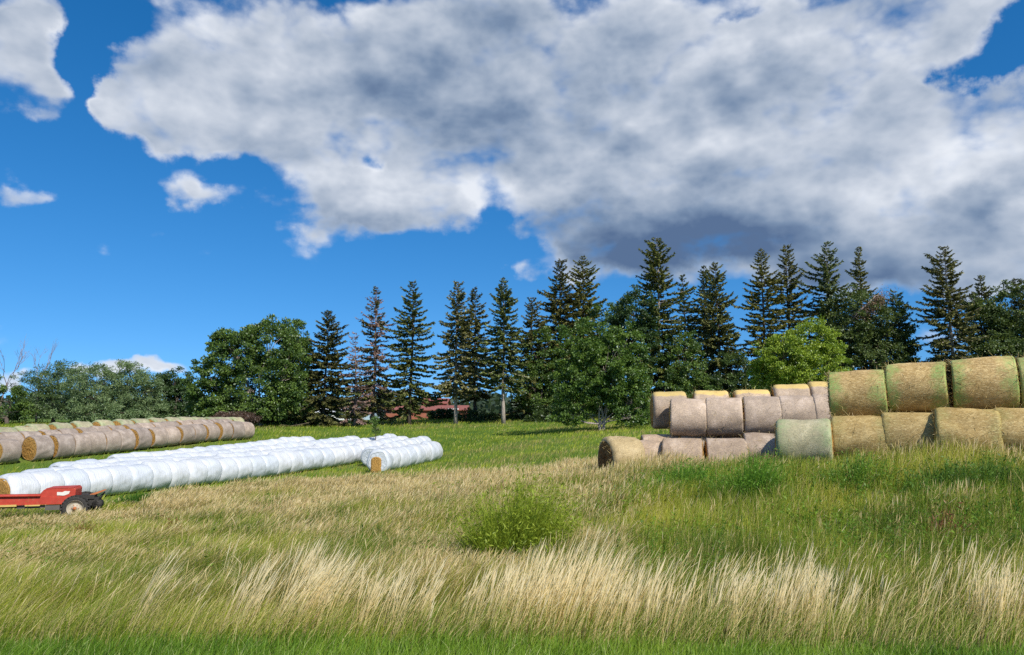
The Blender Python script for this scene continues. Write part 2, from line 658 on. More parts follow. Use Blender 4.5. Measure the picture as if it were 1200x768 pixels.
def make_grass():
    parts_lawn, parts_dry, parts_mid, parts_far = [], [], [], []
    # mown strip at the foot of the picture
    n = 80000
    X, Y = sample(n, 6.8, 9.6, 1.0)
    k = Y < 8.80 + .5 * (fbm(X * .7, X * 0 + 3.3, 5) - .5) * 2 + rng.normal(0, .12, n)
    X, Y = X[k], Y[k]; n = len(X)
    Z = ground(X, Y)
    h = rng.uniform(.10, .24, n) * (.8 + .5 * fbm(X * 1.5, Y * 1.5, 9))
    c = green_cols(n, X, Y, 4, 21, .06) * np.array([.66, .92, .8])
    parts_lawn.append(blades(np.stack([X, Y, Z], 1), h, rng.uniform(.1, .9, n), rng.uniform(.005, .010, n), LV4, [1, .9, .6, .08], c, jitter_dir(n, 1.2)))

    # tall straw coloured clumps just behind it: every clump is a fan of stems from one foot
    nc = 1150
    cx = rng.uniform(-12, 12, nc); cy = 8.95 + rng.gamma(2.0, .32, nc)
    cpx = pxof(cx, cy)
    env = np.interp(cpx, [-200, 60, 230, 300, 420, 700, 900, 960, 990, 1090, 1120, 1200, 1400], [.03, .04, .12, .55, .95, 1, .95, .9, .3, .25, .95, 1, .9])
    patch = sstep(.36, .60, vnoise(cx * .9 + 3.1, cy * .5, 31))
    patch = np.maximum(patch, np.interp(cpx, [240, 310, 430, 470, 560, 590, 680, 700], [0, .75, .75, .2, .3, .7, .7, 0]))
    keep = rng.random(nc) < env * (.20 + .70 * patch)
    cx, cy = cx[keep], cy[keep]
    vig = .25 + .75 * vnoise(cx * 1.3, cy * .5, 33)
    cnt = (3 + 24 * vig * rng.random(len(cx)) ** 1.2).astype(int)
    ci = np.repeat(np.arange(len(cx)), cnt)
    n = len(ci)
    ca = rng.uniform(0, 6.283, n); cr = rng.random(n) ** .5 * (.04 + .08 * vig[ci])
    X = cx[ci] + np.cos(ca) * cr; Y = cy[ci] + np.sin(ca) * cr
    Z = ground(X, Y)
    hc = (.62 + .50 * vig) * rng.uniform(.75, 1.12, len(cx))
    h = hc[ci] * rng.uniform(.62, 1.06, n)
    lv = [0, .25, .5, .70, .80, .90, 1.0]
    stem = lerpc(STRAW, BEIGE, rng.random(n)) * rng.uniform(.75, 1.1, n)[:, None]
    stem[rng.random(n) < .10] *= np.array([.62, .8, .45])
    head = lerpc((.82, .69, .43), (.88, .78, .56), np.clip(rng.normal(.4, .3, n), 0, 1))
    c = np.stack([stem * .9, stem, stem, stem * .5 + head * .5, head, head, head], 1)
    wp = [.62, .58, .5, .55, 1.0, .8, .1]
    lc = np.clip(rng.normal(.30, .09, len(cx)) + np.interp(pxof(cx, cy), [0, 500, 1200], [.18, .05, -.04]), .06, .8)
    lean = np.clip(lc[ci] + rng.normal(0, .07, n) + .5 * (X - cx[ci]), .02, 1.0)
    parts_dry.append(blades(np.stack([X, Y, Z], 1), h, lean, rng.uniform(.007, .0135, n), lv, wp, c, jitter_dir(n, .16), 1.3))
    # thin scattered stems between the clumps
    n = 2600
    X = rng.uniform(-11, 11, n); Y = rng.uniform(8.9, 11.6, n)
    k = rng.random(n) < np.interp(pxof(X, Y), [-200, 60, 230, 420, 1400], [.25, .25, .4, 1, 1])
    X, Y = X[k], Y[k]; n = len(X)
    Z = ground(X, Y)
    stem = lerpc(TAN, STRAW, rng.random(n)); head = lerpc(STRAW, BEIGE, rng.random(n))
    c = np.stack([stem * .8, stem, stem, stem, head, head, head], 1)
    parts_dry.append(blades(np.stack([X, Y, Z], 1), rng.uniform(.45, .85, n), np.clip(rng.normal(.5, .18, n), .1, 1.1), rng.uniform(.006, .011, n), lv, wp, c, jitter_dir(n, .3), 1.4))
    # leaves between the stems
    n = 42000
    X = rng.uniform(-11, 11, n); Y = rng.uniform(8.65, 12.2, n)
    Z = ground(X, Y)
    h = rng.uniform(.22, .60, n) * (.7 + .6 * vnoise(X * 1.2, Y, 44))
    c = green_cols(n, X, Y, 4, 41, .34) * np.array([.86, .95, .9])
    parts_dry.append(blades(np.stack([X, Y, Z], 1), h, rng.uniform(.2, 1.0, n), rng.uniform(.005, .010, n), LV4, [1, .85, .55, .08], c, jitter_dir(n, .6)))

    # rough hay field between the ditch and the bales
    n = 440000
    X, Y = sample(n, 10.3, 34, 1.25)
    px = pxof(X, Y)
    edge = np.interp(px, [-200, 60, 420, 690, 760, 970, 1200, 1500], [28.0, 27.5, 37.0, 33.0, 22.0, 21.2, 17.4, 17.2])
    k = (Y < edge + rng.normal(0, .5, n)) & ~blocked(X, Y, .05)
    X, Y, px, edge = X[k], Y[k], px[k], edge[k]; n = len(X)
    Z = ground(X, Y)
    nz = fbm(X * .32, Y * .22, 51)
    nz2 = fbm(X * 1.1, Y * .8, 52)
    tanp = np.interp(px, [-200, 40, 150, 500, 690, 790, 1400], [.10, .12, .32, .36, .22, .0, .0])
    tanp = tanp + (nz - .5) * 1.7 + (nz2 - .5) * .9
    tanp = np.clip(tanp + .18 * sstep(17, 26, Y) - .12 * (1 - sstep(11, 14, Y)), .04, .96)
    tanp = np.where(px > 720, np.clip(tanp - .08 + .42 * sstep(edge - 2.2, edge - .6, Y), .02, .9), tanp)
    is_tan = rng.random(n) < tanp
    scl = np.clip(Y / 13., .8, 2.2)
    hh = np.interp(px, [-200, 150, 600, 780, 1300], [.60, .68, .72, .64, .64]) * (.5 + .95 * fbm(X * .9, Y * .8, 53))
    hh = hh * np.where(px > 690, 1.0 + .16 * sstep(edge - 5, edge - .8, Y), 1.0) * np.where((px < 170) & (Y > 20), .62, 1.0)
    # seed heads
    i = np.where(is_tan)[0]
    m = len(i)
    head = lerpc(TAN, BEIGE, np.clip(rng.normal(.42, .3, m), 0, 1))
    pu = rng.random(m) < .3
    head[pu] = lerpc(PURP, TAN, rng.random(pu.sum()))
    stem = lerpc((.20, .20, .06), TAN, np.clip(rng.normal(.5, .35, m), 0, 1))
    c = np.stack([stem * .8, stem * .9, stem, head * .95, head, head], 1)
    lean = np.clip(rng.normal(.5, .27, m) + np.interp(px[i], [0, 500, 800, 1200], [.22, .1, -.12, -.2]), .05, 1.2)
    parts_mid.append(blades(np.stack([X[i], Y[i], Z[i]], 1), hh[i] * rng.uniform(.8, 1.2, m), lean, rng.uniform(.006, .011, m) * scl[i],
                            [0, .4, .74, .83, .92, 1.0], [.35, .35, .3, 1.0, .9, .1], c, jitter_dir(m, .75), 1.5))
    i = np.where(~is_tan)[0]
    m = len(i)
    c = green_cols(m, X[i], Y[i], 4, 61, .10)
    lean = np.clip(rng.normal(.5, .25, m) + np.interp(px[i], [0, 500, 800, 1200], [.2, .1, -.15, -.2]), .0, 1.3)
    parts_mid.append(blades(np.stack([X[i], Y[i], Z[i]], 1), hh[i] * rng.uniform(.62, 1.14, m), lean, rng.uniform(.005, .011, m) * scl[i],
                            LV4, [1, .9, .6, .08], c, jitter_dir(m, 1.1), 1.6))
    # leafy weeds growing through the grass, mostly on the right
    n = 11500
    X, Y = sample(n, 11.2, 24, 1.2)
    px = pxof(X, Y)
    edge = np.interp(px, [-200, 60, 420, 690, 760, 970, 1200, 1500], [26, 26, 26, 26, 22.0, 21.2, 17.4, 17.2])
    dn = np.interp(px, [-200, 200, 560, 700, 760, 1400], [.10, .12, .25, .5, 1, 1])
    k = (Y < edge - .3) & (rng.random(n) < dn * sstep(.36, .58, fbm(X * .55 + 2, Y * .45, 81)) * 1.25) & ~blocked(X, Y, .1)
    X, Y = X[k], Y[k]; n = len(X)
    Z = ground(X, Y)
    h = rng.uniform(.45, .95, n) * (.7 + .5 * fbm(X * .8, Y * .8, 82))
    lean = np.clip(rng.normal(.22, .15, n), 0, .8); dv = jitter_dir(n, .7)
    tone = np.clip(fbm(X * .9, Y * .9, 83) * 1.5 - .3 + rng.normal(0, .12, n), 0, 1)
    base = lerpc((.06, .15, .02), (.24, .36, .045), tone)
    wv = [blades(np.stack([X, Y, Z], 1), h, lean, rng.uniform(.006, .010, n), LV4, [1, .9, .7, .3], np.repeat(base[:, None, :] * .9, 4, 1), dv, 1.4)]
    per = 13
    i = np.repeat(np.arange(n), per); m = len(i)
    s_ = rng.uniform(.2, 1.02, m)
    P = np.stack([X[i] + h[i] * lean[i] * s_ ** 1.4 * dv[i, 0], Y[i] + h[i] * lean[i] * s_ ** 1.4 * dv[i, 1], Z[i] + h[i] * (s_ - .22 * lean[i] * s_ ** 2.2)], 1)
    d = rng.normal(0, 1, (m, 3)); d[:, 2] = np.abs(d[:, 2]) * .5 + .15; d = unit(d)
    sd_ = unit(np.cross(d, np.array([0, 0, 1.]) + rng.normal(0, .4, (m, 3))))
    ln = rng.uniform(.06, .15, m) * (1.1 - .55 * s_)
    wv.append(kites(P, d, sd_, ln, ln * rng.uniform(.22, .4, m), base[i] * rng.uniform(.75, 1.3, (m, 1))))
    V, Q, C = join(wv)
    tag(link('field_weeds', mesh_np('field_weeds', V, Q, C), M['grass']), 'leafy green weeds growing thickly through the grass below the right bales', 'weeds', kind='stuff')
    # the green meadow behind
    n = 160000
    X, Y = sample(n, 20, 92, 1.25)
    px = pxof(X, Y)
    edge = np.interp(px, [-200, 60, 420, 690, 760, 970, 1200, 1500], [28.0, 27.5, 37.0, 33.0, 22.0, 21.2, 17.4, 17.2])
    k = (Y > edge + rng.normal(0, .7, n)) & ~blocked(X, Y, .0)
    X, Y, px = X[k], Y[k], px[k]; n = len(X)
    Z = ground(X, Y)
    nz = fbm(X * .15, Y * .12, 71)
    h = rng.uniform(.10, .26, n) * (.6 + .8 * nz) + .05
    c = green_cols(n, X, Y, 4, 72, .05)
    c = c * np.array([1.12, 1.18, 1.0])
    yel = (rng.random(n) < .55 * sstep(.52, .66, fbm(X * .12 + 9, Y * .3, 73)))
    c[yel] = lerpc((.26, .24, .07), TAN, rng.random(yel.sum()))[:, None, :]
    parts_far.append(blades(np.stack([X, Y, Z], 1), h, rng.uniform(.2, 1.0, n), rng.uniform(.012, .02, n) * Y / 30., LV4, [1, .9, .6, .1], c, jitter_dir(n, .8)))
    for nm, ps in (('lawn_grass', parts_lawn), ('dry_tall_grass', parts_dry), ('hay_field_grass', parts_mid), ('meadow_grass', parts_far)):
        V, Q, C = join(ps)
        o = link(nm, mesh_np(nm, V, Q, C), M['grass'])
        tag(o, {'lawn_grass': 'short green grass along the very front edge', 'dry_tall_grass': 'tall straw coloured grass leaning in clumps along the ditch',
                'hay_field_grass': 'rough mixed green and tan seeding grass between ditch and bales', 'meadow_grass': 'short bright green grass of the meadow before the trees'}[nm], 'grass', kind='stuff')


# ------------------------------------------------------------------ bales
def bale_shape(D, W, seed, round_=.12, barrel=.02, lump=.02, flatb=.94, nseg=56, crease=0.0):
    r_ = np.random.default_rng(seed)
    Rr = D / 2
    # profile across the axis
    xs, rs = [], []
    hw = W / 2
    for a in np.linspace(0, math.pi / 2, 6):
        xs.append(-hw + round_ * (1 - math.sin(a))); rs.append(Rr - round_ * (1 - math.cos(a - math.pi / 2)) if False else Rr - round_ * (1 - math.sin(a)))
    xs = [-hw + round_ * (1 - math.cos(a)) for a in np.linspace(0, math.pi / 2, 6)]
    rs = [Rr - round_ * (1 - math.sin(a)) for a in np.linspace(0, math.pi / 2, 6)]
    mid = list(np.linspace(-hw + round_, hw - round_, 11)[1:-1])
    X = np.array(xs + mid + [-x for x in xs[::-1]])
    Rd = np.array(rs + [Rr] * len(mid) + rs[::-1])
    Rd = Rd * (1 - barrel * (2 * X / W) ** 2 - crease * np.abs(2 * X / W) ** 7)
    th = np.linspace(0, 2 * math.pi, nseg, endpoint=False)
    TX, TT = np.meshgrid(X, th, indexing='ij')
    RR = np.repeat(Rd[:, None], nseg, 1)
    ph = r_.uniform(0, 6.28, 8)
    am = r_.normal(0, 1, 8)
    d = lump * (am[0] * np.sin(2 * TT + ph[0]) * .6 + am[1] * np.sin(3 * TT + ph[1] + TX * 2) * .5 + am[2] * np.sin(5 * TT + ph[2] - TX * 3) * .3
                + am[3] * np.sin(TX * 5 + ph[3]) * .4 + am[4] * np.sin(9 * TT + ph[4] + TX * 5) * .16 + am[5] * np.sin(13 * TT + 7 * TX + ph[5]) * .12)
    d = d + lump * .9 * (fbm(TX * 9 + seed * 3.1, np.sin(TT) * 4 + np.cos(TT) * 3 + 20, seed) - .5)
    RR = RR + d
    Yc = RR * np.cos(TT); Zc = RR * np.sin(TT)
    lo = -Rr * flatb
    Zc = np.where(Zc < lo * .8, lo * .8 + (Zc - lo * .8) * .62, Zc)
    Zc = np.maximum(Zc, lo)
    V = np.stack([TX, Yc, Zc - lo], 2)
    return V, -lo


def grid_faces(nr, ns, off=0):
    i = np.arange(nr * ns).reshape(nr, ns) + off
    a, b = i[:-1], i[1:]
    return np.stack([a, b, np.roll(b, -1, 1), np.roll(a, -1, 1)], 2).reshape(-1, 4)


def bale_net_mesh(V):
    nr, ns = V.shape[:2]
    return mesh_np('net_wrap', V.reshape(-1, 3), grid_faces(nr, ns)[:, ::-1], smooth=True)


def bale_face_mesh(V, side, seed, bulge=.03, inner=None, name='hay_face'):
    """rough disc closing one end; side 0 = -x, 1 = +x"""
    r_ = np.random.default_rng(seed + 77)
    ringv = V[0] if side == 0 else V[-1]
    ns = len(ringv)
    c = ringv.mean(0)
    sgn = -1 if side == 0 else 1
    ks = [1.0, .96, .86, .74, .6, .46, .32, .18, .06]
    rows = []
    for k in ks:
        p = c + (ringv - c) * k
        bump = bulge * (1 - k ** 3) + r_.normal(0, .012, ns) * (k < .99)
        p = p.copy(); p[:, 0] += sgn * bump
        rows.append(p)
    P = np.array(rows)
    q = grid_faces(len(ks), ns)
    if side == 0: q = q[:, ::-1]
    cen = P[-1].mean(0)
    Vall = np.concatenate([P.reshape(-1, 3), cen[None]])
    me_q = q
    # close the middle with degenerate-free quads (pairs of sectors)
    i = np.arange(0, ns, 2) + (len(ks) - 1) * ns
    j = i + 1
    k2 = np.where(j + 1 < len(ks) * ns, j + 1, (len(ks) - 1) * ns)
    capq = np.stack([np.full(len(i), len(Vall) - 1), i, j, k2], 1)
    if side == 1: capq = capq[:, ::-1]
    return mesh_np(name, Vall, np.concatenate([me_q, capq]))


def straw_fringe(V, seed, n=260, faces=True, curved=True):
    """loose stalks sticking out of the ends and sides"""
    r_ = np.random.default_rng(seed + 5)
    nr, ns = V.shape[:2]
    base, dirs = [], []
    for _ in range(n):
        s = r_.integers(0, ns)
        if r_.random() < .6:
            side = r_.integers(0, 2)
            ringv = V[0] if side == 0 else V[-1]
            c = ringv.mean(0)
            k = math.sqrt(r_.uniform(.2, 1.0))
            p = c + (ringv[s] - c) * k
            d = np.array([(-1 if side == 0 else 1) * r_.uniform(.1, 1), *r_.normal(0, 1, 2)])
        else:
            i = r_.integers(1, nr - 1)
            p = V[i, s]
            out = p - np.array([p[0], 0, V[i, :, 2].mean()])
            out /= np.linalg.norm(out) + 1e-6
            d = out * r_.uniform(.1, .5) + r_.normal(0, .8, 3)
        base.append(p); dirs.append(d / np.linalg.norm(d))
    base = np.array(base); dirs = np.array(dirs)
    ln = r_.uniform(.05, .20, n)[:, None]
    sd = np.cross(dirs, r_.normal(0, 1, (n, 3))); sd /= np.linalg.norm(sd, axis=1)[:, None] + 1e-6
    w = .0045
    tip = base + dirs * ln
    P = np.stack([base - sd * w, base + sd * w, tip + sd * w * .5, tip - sd * w * .5], 1).reshape(-1, 3)
    C = np.repeat(lerpc((.34, .24, .09), (.58, .45, .2), r_.random(n)), 4, 0)
    return mesh_np('loose_straw', P, np.arange(4 * n).reshape(-1, 4), C)


def make_bale_kind(D, W, mats, seeds, hay='hay', fringe=0, **kw):
    """one Empty-parented prototype per seed: net_wrap + two hay faces (+ loose straw)"""
    out = []
    for s in seeds:
        V, off = bale_shape(D, W, s, **kw)
        d = dict(net=bale_net_mesh(V), f0=bale_face_mesh(V, 0, s), f1=bale_face_mesh(V, 1, s + 1), fr=straw_fringe(V, s, fringe) if fringe else None)
        d['net'].materials.append(M[mats]); d['f0'].materials.append(M[hay]); d['f1'].materials.append(M[hay])
        if d['fr']: d['fr'].materials.append(M['straw'])
        out.append(d)
    return out


def put_bale(kind, x, y, z, yaw, label, group, cat='hay bale', name='round_bale', tilt=0.0, roll=0.0):
    e = empty(name, (x, y, z), yaw)
    e.rotation_euler = (roll, tilt, yaw)
    tag(e, label, cat, group)
    link('net_wrap', kind['net'], None, e)
    link('hay_face', kind['f0'], None, e)
    link('hay_face', kind['f1'], None, e)
    if kind['fr']: tag(link('loose_straw', kind['fr'], None, e), kind='stuff')
    return e


def settle(x, y, sink=.03):
    return gz(x, y) - sink


# --- right hand stack -------------------------------------------------------
G_UP = make_bale_kind(1.40, 1.40, 'net_green', (1, 2, 3, 4), 'hay_dark', 900, round_=.055, lump=.020, flatb=.96)
G_LO = make_bale_kind(1.36, 1.36, 'net_gold', (11, 12, 13, 14), 'hay', 900, round_=.10, lump=.022, flatb=.93)
B_UP = make_bale_kind(1.32, 1.14, 'net_grey', (21, 22, 23), 'hay', 260, round_=.06, lump=.016, flatb=.96)
B_LO = make_bale_kind(1.32, 1.2, 'net_brown', (31, 32, 33), 'hay', 260, round_=.07, lump=.02, flatb=.95)
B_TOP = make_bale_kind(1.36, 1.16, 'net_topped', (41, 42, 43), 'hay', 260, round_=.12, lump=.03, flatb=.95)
T_END = make_bale_kind(1.30, 1.08, 'net_tan', (51,), 'hay_dark', 420, round_=.14, lump=.035, flatb=.94)

ga = np.array([.87, -.49]); gang = math.atan2(ga[1], ga[0])
gn = np.array([.49, .87])        # away from the camera
P0 = np.array([xat(975, 20.8), 20.8])
g_up_lab = ['green edged net bale on the upper tier, first after the grey brown wrapped ones',
            'bulging green edged net bale on the upper tier, second from its left end',
            'green edged net bale on the upper tier right of a dark open gap',
            'green edged net bale on the upper tier cut by the right picture edge',
            'green edged net bale on the upper tier beyond the right picture edge']
zt = [4.93, 5.10, 5.16, 5.16, 5.14]
yj = [.02, -.06, .03, .0, .04]
for i in range(4):
    c = P0 + ga * (1.45 * (i + .5)) + (gn * .05 * (i % 2))
    put_bale(G_UP[i % 4], c[0], c[1], zt[i] - 1.37, gang + yj[i], g_up_lab[i], 'green edged bales of the upper tier', tilt=[-.03, -.03, .0, .0, 0][i])
lower_lab = ['pale green netted bale low beside the grey brown wrapped ones',
             'straw gold net bale in the lower tier right of the pale green netted one',
             'straw gold net bale in the lower tier with pale streaks, second of four',
             'large straw gold net bale in the lower tier, third of four',
             'straw gold net bale in the lower tier at the right picture edge']
lower_px = [(940, 66, 20.0), (1005, 64, 19.7), (1066, 62, 19.2), (1131, 71, 18.3), (1201, 68, 17.8)]
SAGE = make_bale_kind(1.30, 1.36, 'net_sage', (61,), 'hay', 300, round_=.10, lump=.02, flatb=.95)
ltop = [491, 488, 484, 480, 478]
for i, (px, w, Y) in enumerate(lower_px):
    x = xat(px, Y)
    top = at(px, ltop[i], Y)[2]
    k = SAGE[0] if i == 0 else G_LO[i % 4]
    D = 1.27 if i == 0 else 1.29
    put_bale(k, x, Y - .05, top - D, gang + [.12, .1, .05, .0, .0][i], lower_lab[i], 'green edged bales of the lower tier')
# second lower row behind, carries the upper tier (partly glimpsed through the gaps)
for i in range(4):
    c = P0 + ga * (1.45 * (i + .9)) + gn * 1.0
    put_bale(G_LO[(i + 1) % 4], c[0], c[1], 2.36, gang + .03, 'netted bale hidden in the back of the lower tier under the green edged ones', 'hidden lower tier bales')

# grey brown part of the stack
ub = [(785, 827), (828, 870), (871, 913), (914, 956), (957, 992)]
ub_lab = ['mauve grey wrapped bale leftmost in the upper tier front, dark gap below it',
          'pinkish grey wrapped bale, second from the left in the upper tier front',
          'pinkish grey wrapped bale, third from the left in the upper tier front',
          'pinkish grey wrapped bale, fourth from the left in the upper tier front',
          'pinkish grey wrapped bale half covered by the first green edged upper bale']
for i, (a, b) in enumerate(ub):
    Y = 24.75 - i * .27
    x = xat((a + b) / 2, Y)
    top = at((a + b) / 2, 467.5 - i * 1.2, Y)[2]
    put_bale(B_UP[i % 3], x, Y, top - 1.29, -.25 + [.03, -.02, .02, 0, .02][i], ub_lab[i], 'grey brown wrapped bales of the upper tier', tilt=[.02, -.01, .01, 0, 0][i])
lb = [(742, 771), (773, 824), (826, 872), (873, 915)]
lb_lab = ['grey wrapped bale in the lower tier right beside the tan hay end bale',
          'brown grey wrapped bale in the lower tier, second right of the tan hay end bale',
          'brown grey wrapped bale in the lower tier, third right of the tan hay end bale',
          'brown wrapped bale in the lower tier half hidden by the pale green netted one']
for i, (a, b) in enumerate(lb):
    Y = [23.6, 23.2, 23.1, 23.0][i]
    x = xat((a + b) / 2 + (8 if i == 0 else 0), Y)
    top = at((a + b) / 2, [517, 514, 513, 508][i], Y)[2]
    put_bale(B_LO[i % 3], x, Y, top - 1.29, -.22 + [.06, -.02, .04, 0][i], lb_lab[i], 'grey brown wrapped bales of the lower tier')
tb = [(762, 806, 460), (811, 857, 458.5), (858, 905, 457), (904, 950, 451.5), (950, 990, 448)]
tb_lab = ['wrapped bale with yellow bleached top at the left end of the upper back row',
          'wrapped bale with yellow bleached top, second in the upper back row',
          'wrapped bale with yellow bleached top, third in the upper back row',
          'wrapped bale with high domed yellow top, fourth in the upper back row',
          'wrapped bale with yellow top next to the green edged upper bales']
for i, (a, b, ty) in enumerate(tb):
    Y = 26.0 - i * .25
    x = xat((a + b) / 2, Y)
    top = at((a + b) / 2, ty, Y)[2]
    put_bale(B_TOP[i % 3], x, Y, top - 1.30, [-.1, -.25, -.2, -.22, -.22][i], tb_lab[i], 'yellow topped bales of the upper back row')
for i in range(5):
    Y = 24.95
    x = xat(772 + i * 44, Y)
    put_bale(B_LO[(i + 1) % 3], x, Y, 1.78 + .12 * i, -.06, 'wrapped bale hidden in the back of the lower tier under the grey brown ones', 'hidden lower tier bales')
x, Y = xat(727, 22.9), 22.9
put_bale(T_END[0], x, Y, at(727, 511, Y)[2] - 1.27, .33, 'tan hay bale with a dark ragged end face at the left foot of the stack', 'loose tan bales')
KEEP_OUT.append((xat(727, 22.9), 22.9, xat(905, 23.2), 23.2, .75))
KEEP_OUT.append((xat(750, 24.9), 24.9, xat(960, 24.9), 24.9, 1.2))
KEEP_OUT.append((xat(940, 20.0), 20.0, xat(1201, 17.8), 17.8, .7))
KEEP_OUT.append((P0[0], P0[1] + .6, P0[0] + ga[0] * 6, P0[1] + ga[1] * 6 + .6, 1.1))

# --- white wrapped rows -----------------------------------------------------
WHT = []
for s in range(8):
    V, off = bale_shape(1.45, 1.26, 100 + s, round_=.10, barrel=.015, lump=.03, flatb=.93, nseg=48, crease=.13)
    # caps, closed in white plastic
    me = mesh_np('wrapped_bale', V.reshape(-1, 3), grid_faces(*V.shape[:2])[:, ::-1], smooth=True)
    c0 = bale_face_mesh(V, 0, s, .0); c1 = bale_face_mesh(V, 1, s, .0)
    bm_v, bm_f = [], []
    import bmesh
    bm = bmesh.new()
    for q in (me, c0, c1): bm.from_mesh(q)
    bmesh.ops.remove_doubles(bm, verts=bm.verts, dist=.0005)
    for f in bm.faces: f.smooth = True
    m2 = bpy.data.meshes.new('wrapped_bale'); bm.to_mesh(m2); bm.free()
    m2.materials.append(M['white'])
    WHT.append((m2, V))

HEAD = R(21)
hdir = np.array([math.sin(HEAD), math.cos(HEAD)]); hn = np.array([-math.cos(HEAD), math.sin(HEAD)])
hyaw = math.atan2(hdir[1], hdir[0])


def opening_mesh(V, kind):
    """hay showing through the torn plastic at the near end"""
    ringv = V[0]; c = ringv.mean(0); Rr = .725
    vs = []
    if kind == 'arch':
        w, h0, h1 = .31, -.68, .10
        poly = [(-w, h0), (w, h0)] + [(w * math.cos(a), h1 - .02 + .2 * math.sin(a)) for a in np.linspace(0, math.pi, 14)]
        poly = [(a + .10, b) for a, b in poly]
    else:
        poly = [(.60 * math.cos(a) * (1 + .03 * math.sin(5 * a)), -.02 + .60 * math.sin(a)) for a in np.linspace(0, 2 * math.pi, 30, endpoint=False)]
    n = len(poly)
    b = MB()
    x0 = V[0, :, 0].mean()
    lo = -c[2] + .02
    rows = [1.0, .8, .55, .3]
    cy = sum(p[0] for p in poly) / n; cz = sum(p[1] for p in poly) / n
    v, f = [], []
    r_ = random.Random(3)
    for k in rows:
        for (yy, zz) in poly:
            Yp = cy + (yy - cy) * k; Zp = cz + (zz - cz) * k
            v.append((x0 - (.004 if k == 1 else .03 + r_.uniform(0, .03)), c[1] + Yp, max(c[2] + Zp, .02)))
    for i in range(len(rows) - 1):
        for j in range(n):
            f.append((i * n + j, i * n + (j + 1) % n, (i + 1) * n + (j + 1) % n, (i + 1) * n + j))
    f.append(tuple((len(rows) - 1) * n + j for j in range(n)))
    b.add(v, f)
    return b


def white_row(start, count, first_lab, mid_lab, last_lab, grp, pitch=1.17, opening=None, head=None, dz=0.0):
    hd = hdir if head is None else np.array([math.sin(head), math.cos(head)])
    yw = math.atan2(hd[1], hd[0])
    for i in range(count):
        p = np.asarray(start) + hd * pitch * (i + .5) + np.array([rng.normal(0, .04), rng.normal(0, .02)])
        m2, V = WHT[(i * 3 + int(abs(start[0]) * 7)) % 8]
        o = link('wrapped_bale', m2)
        o.location = (p[0], p[1], gz(p[0], p[1]) - .04 + dz)
        o.rotation_euler = (0, -rng.normal(0, .01), yw + rng.normal(0, .02) + (math.pi if (i % 2 and i) else 0) + (R(14) if i == 0 and opening == 'arch' else 0))
        s = 1 + rng.normal(0, .015)
        o.scale = (1, s, s)
        tag(o, first_lab if i == 0 else (last_lab if i == count - 1 else mid_lab), 'wrapped bale', grp)
        if i == 0 and opening:
            opening_mesh(V, opening).build('hay_face', M['hay'], o)
    e = np.asarray(start) + hd * pitch * count
    KEEP_OUT.append((start[0], start[1], e[0], e[1], .62))


A0 = np.array([xat(9, 30.4), 30.4])
white_row(A0, 28, 'white wrapped bale with a round open hay end behind the red machine',
          'white plastic wrapped bale inside the long front row', 'white wrapped bale at the far end of the long front row', 'white wrapped bales of the long front row', opening='round')
white_row(A0 + hn * 1.5 + hdir * 2.0, 27, 'white wrapped bale at the near end of the second long row', 'white plastic wrapped bale inside the second long row',
          'white wrapped bale at the far end of the second long row', 'white wrapped bales of the second long row')
white_row(A0 + hn * 3.0 + hdir * 4.5, 22, 'white wrapped bale at the near end of the third row', 'white plastic wrapped bale inside the third row',
          'white wrapped bale at the far end of the third row', 'white wrapped bales of the third row')
white_row(A0 + hn * 4.5 + hdir * 9.0, 15, 'white wrapped bale at the near end of the rearmost row', 'white plastic wrapped bale inside the rearmost row',
          'white wrapped bale at the far end of the rearmost row', 'white wrapped bales of the rearmost row')
white_row(np.array([xat(441, 44.6), 44.6]), 8, 'white wrapped bale with an arched hay opening in its end', 'white plastic wrapped bale inside the short front right row',
          'rounded white wrapped bale closing the right tip of the short front row', 'white wrapped bales of the short right row', opening='arch', head=R(17))
white_row(np.array([-9.8, 51.6]), 8, 'white wrapped bale at the near end of the row behind the short one', 'white plastic wrapped bale inside the row behind the short one',
          'white wrapped bale at the far end of the row behind the short one', 'white wrapped bales behind the short row', head=R(17))

# --- brown rows on the left -------------------------------------------------
LB = make_bale_kind(1.52, 1.06, 'net_dull', (71, 72, 73, 74), 'hay', 0, round_=.08, lump=.03, flatb=.95)
LG = make_bale_kind(1.50, 1.10, 'net_dull', (75, 76, 77), 'hay', 0, round_=.08, lump=.03, flatb=.95)
LS = make_bale_kind(1.45, 1.25, 'net_sage', (81, 82, 83), 'hay', 0, round_=.12, lump=.03, flatb=.95)
bh = R(23)
bd = np.array([math.sin(bh), math.cos(bh)]); bn = np.array([-math.cos(bh), math.sin(bh)])
byaw = math.atan2(bd[1], bd[0])


def brown_row(start, count, kinds, labs, grp, pitch, gaps=(), jit=.03):
    t = 0.0
    for i in range(count):
        if i in gaps: t += .24
        p = start + bd * (t + pitch * .5) + bn * rng.normal(0, .05)
        t += pitch
        lab = labs[0] if i == 0 else (labs[2] if i == count - 1 else labs[1])
        put_bale(kinds[int(rng.integers(0, len(kinds)))], p[0], p[1], gz(p[0], p[1]) - .05, byaw + rng.normal(0, jit), lab, grp)
    e = start + bd * t
    KEEP_OUT.append((start[0], start[1], e[0], e[1], .6))


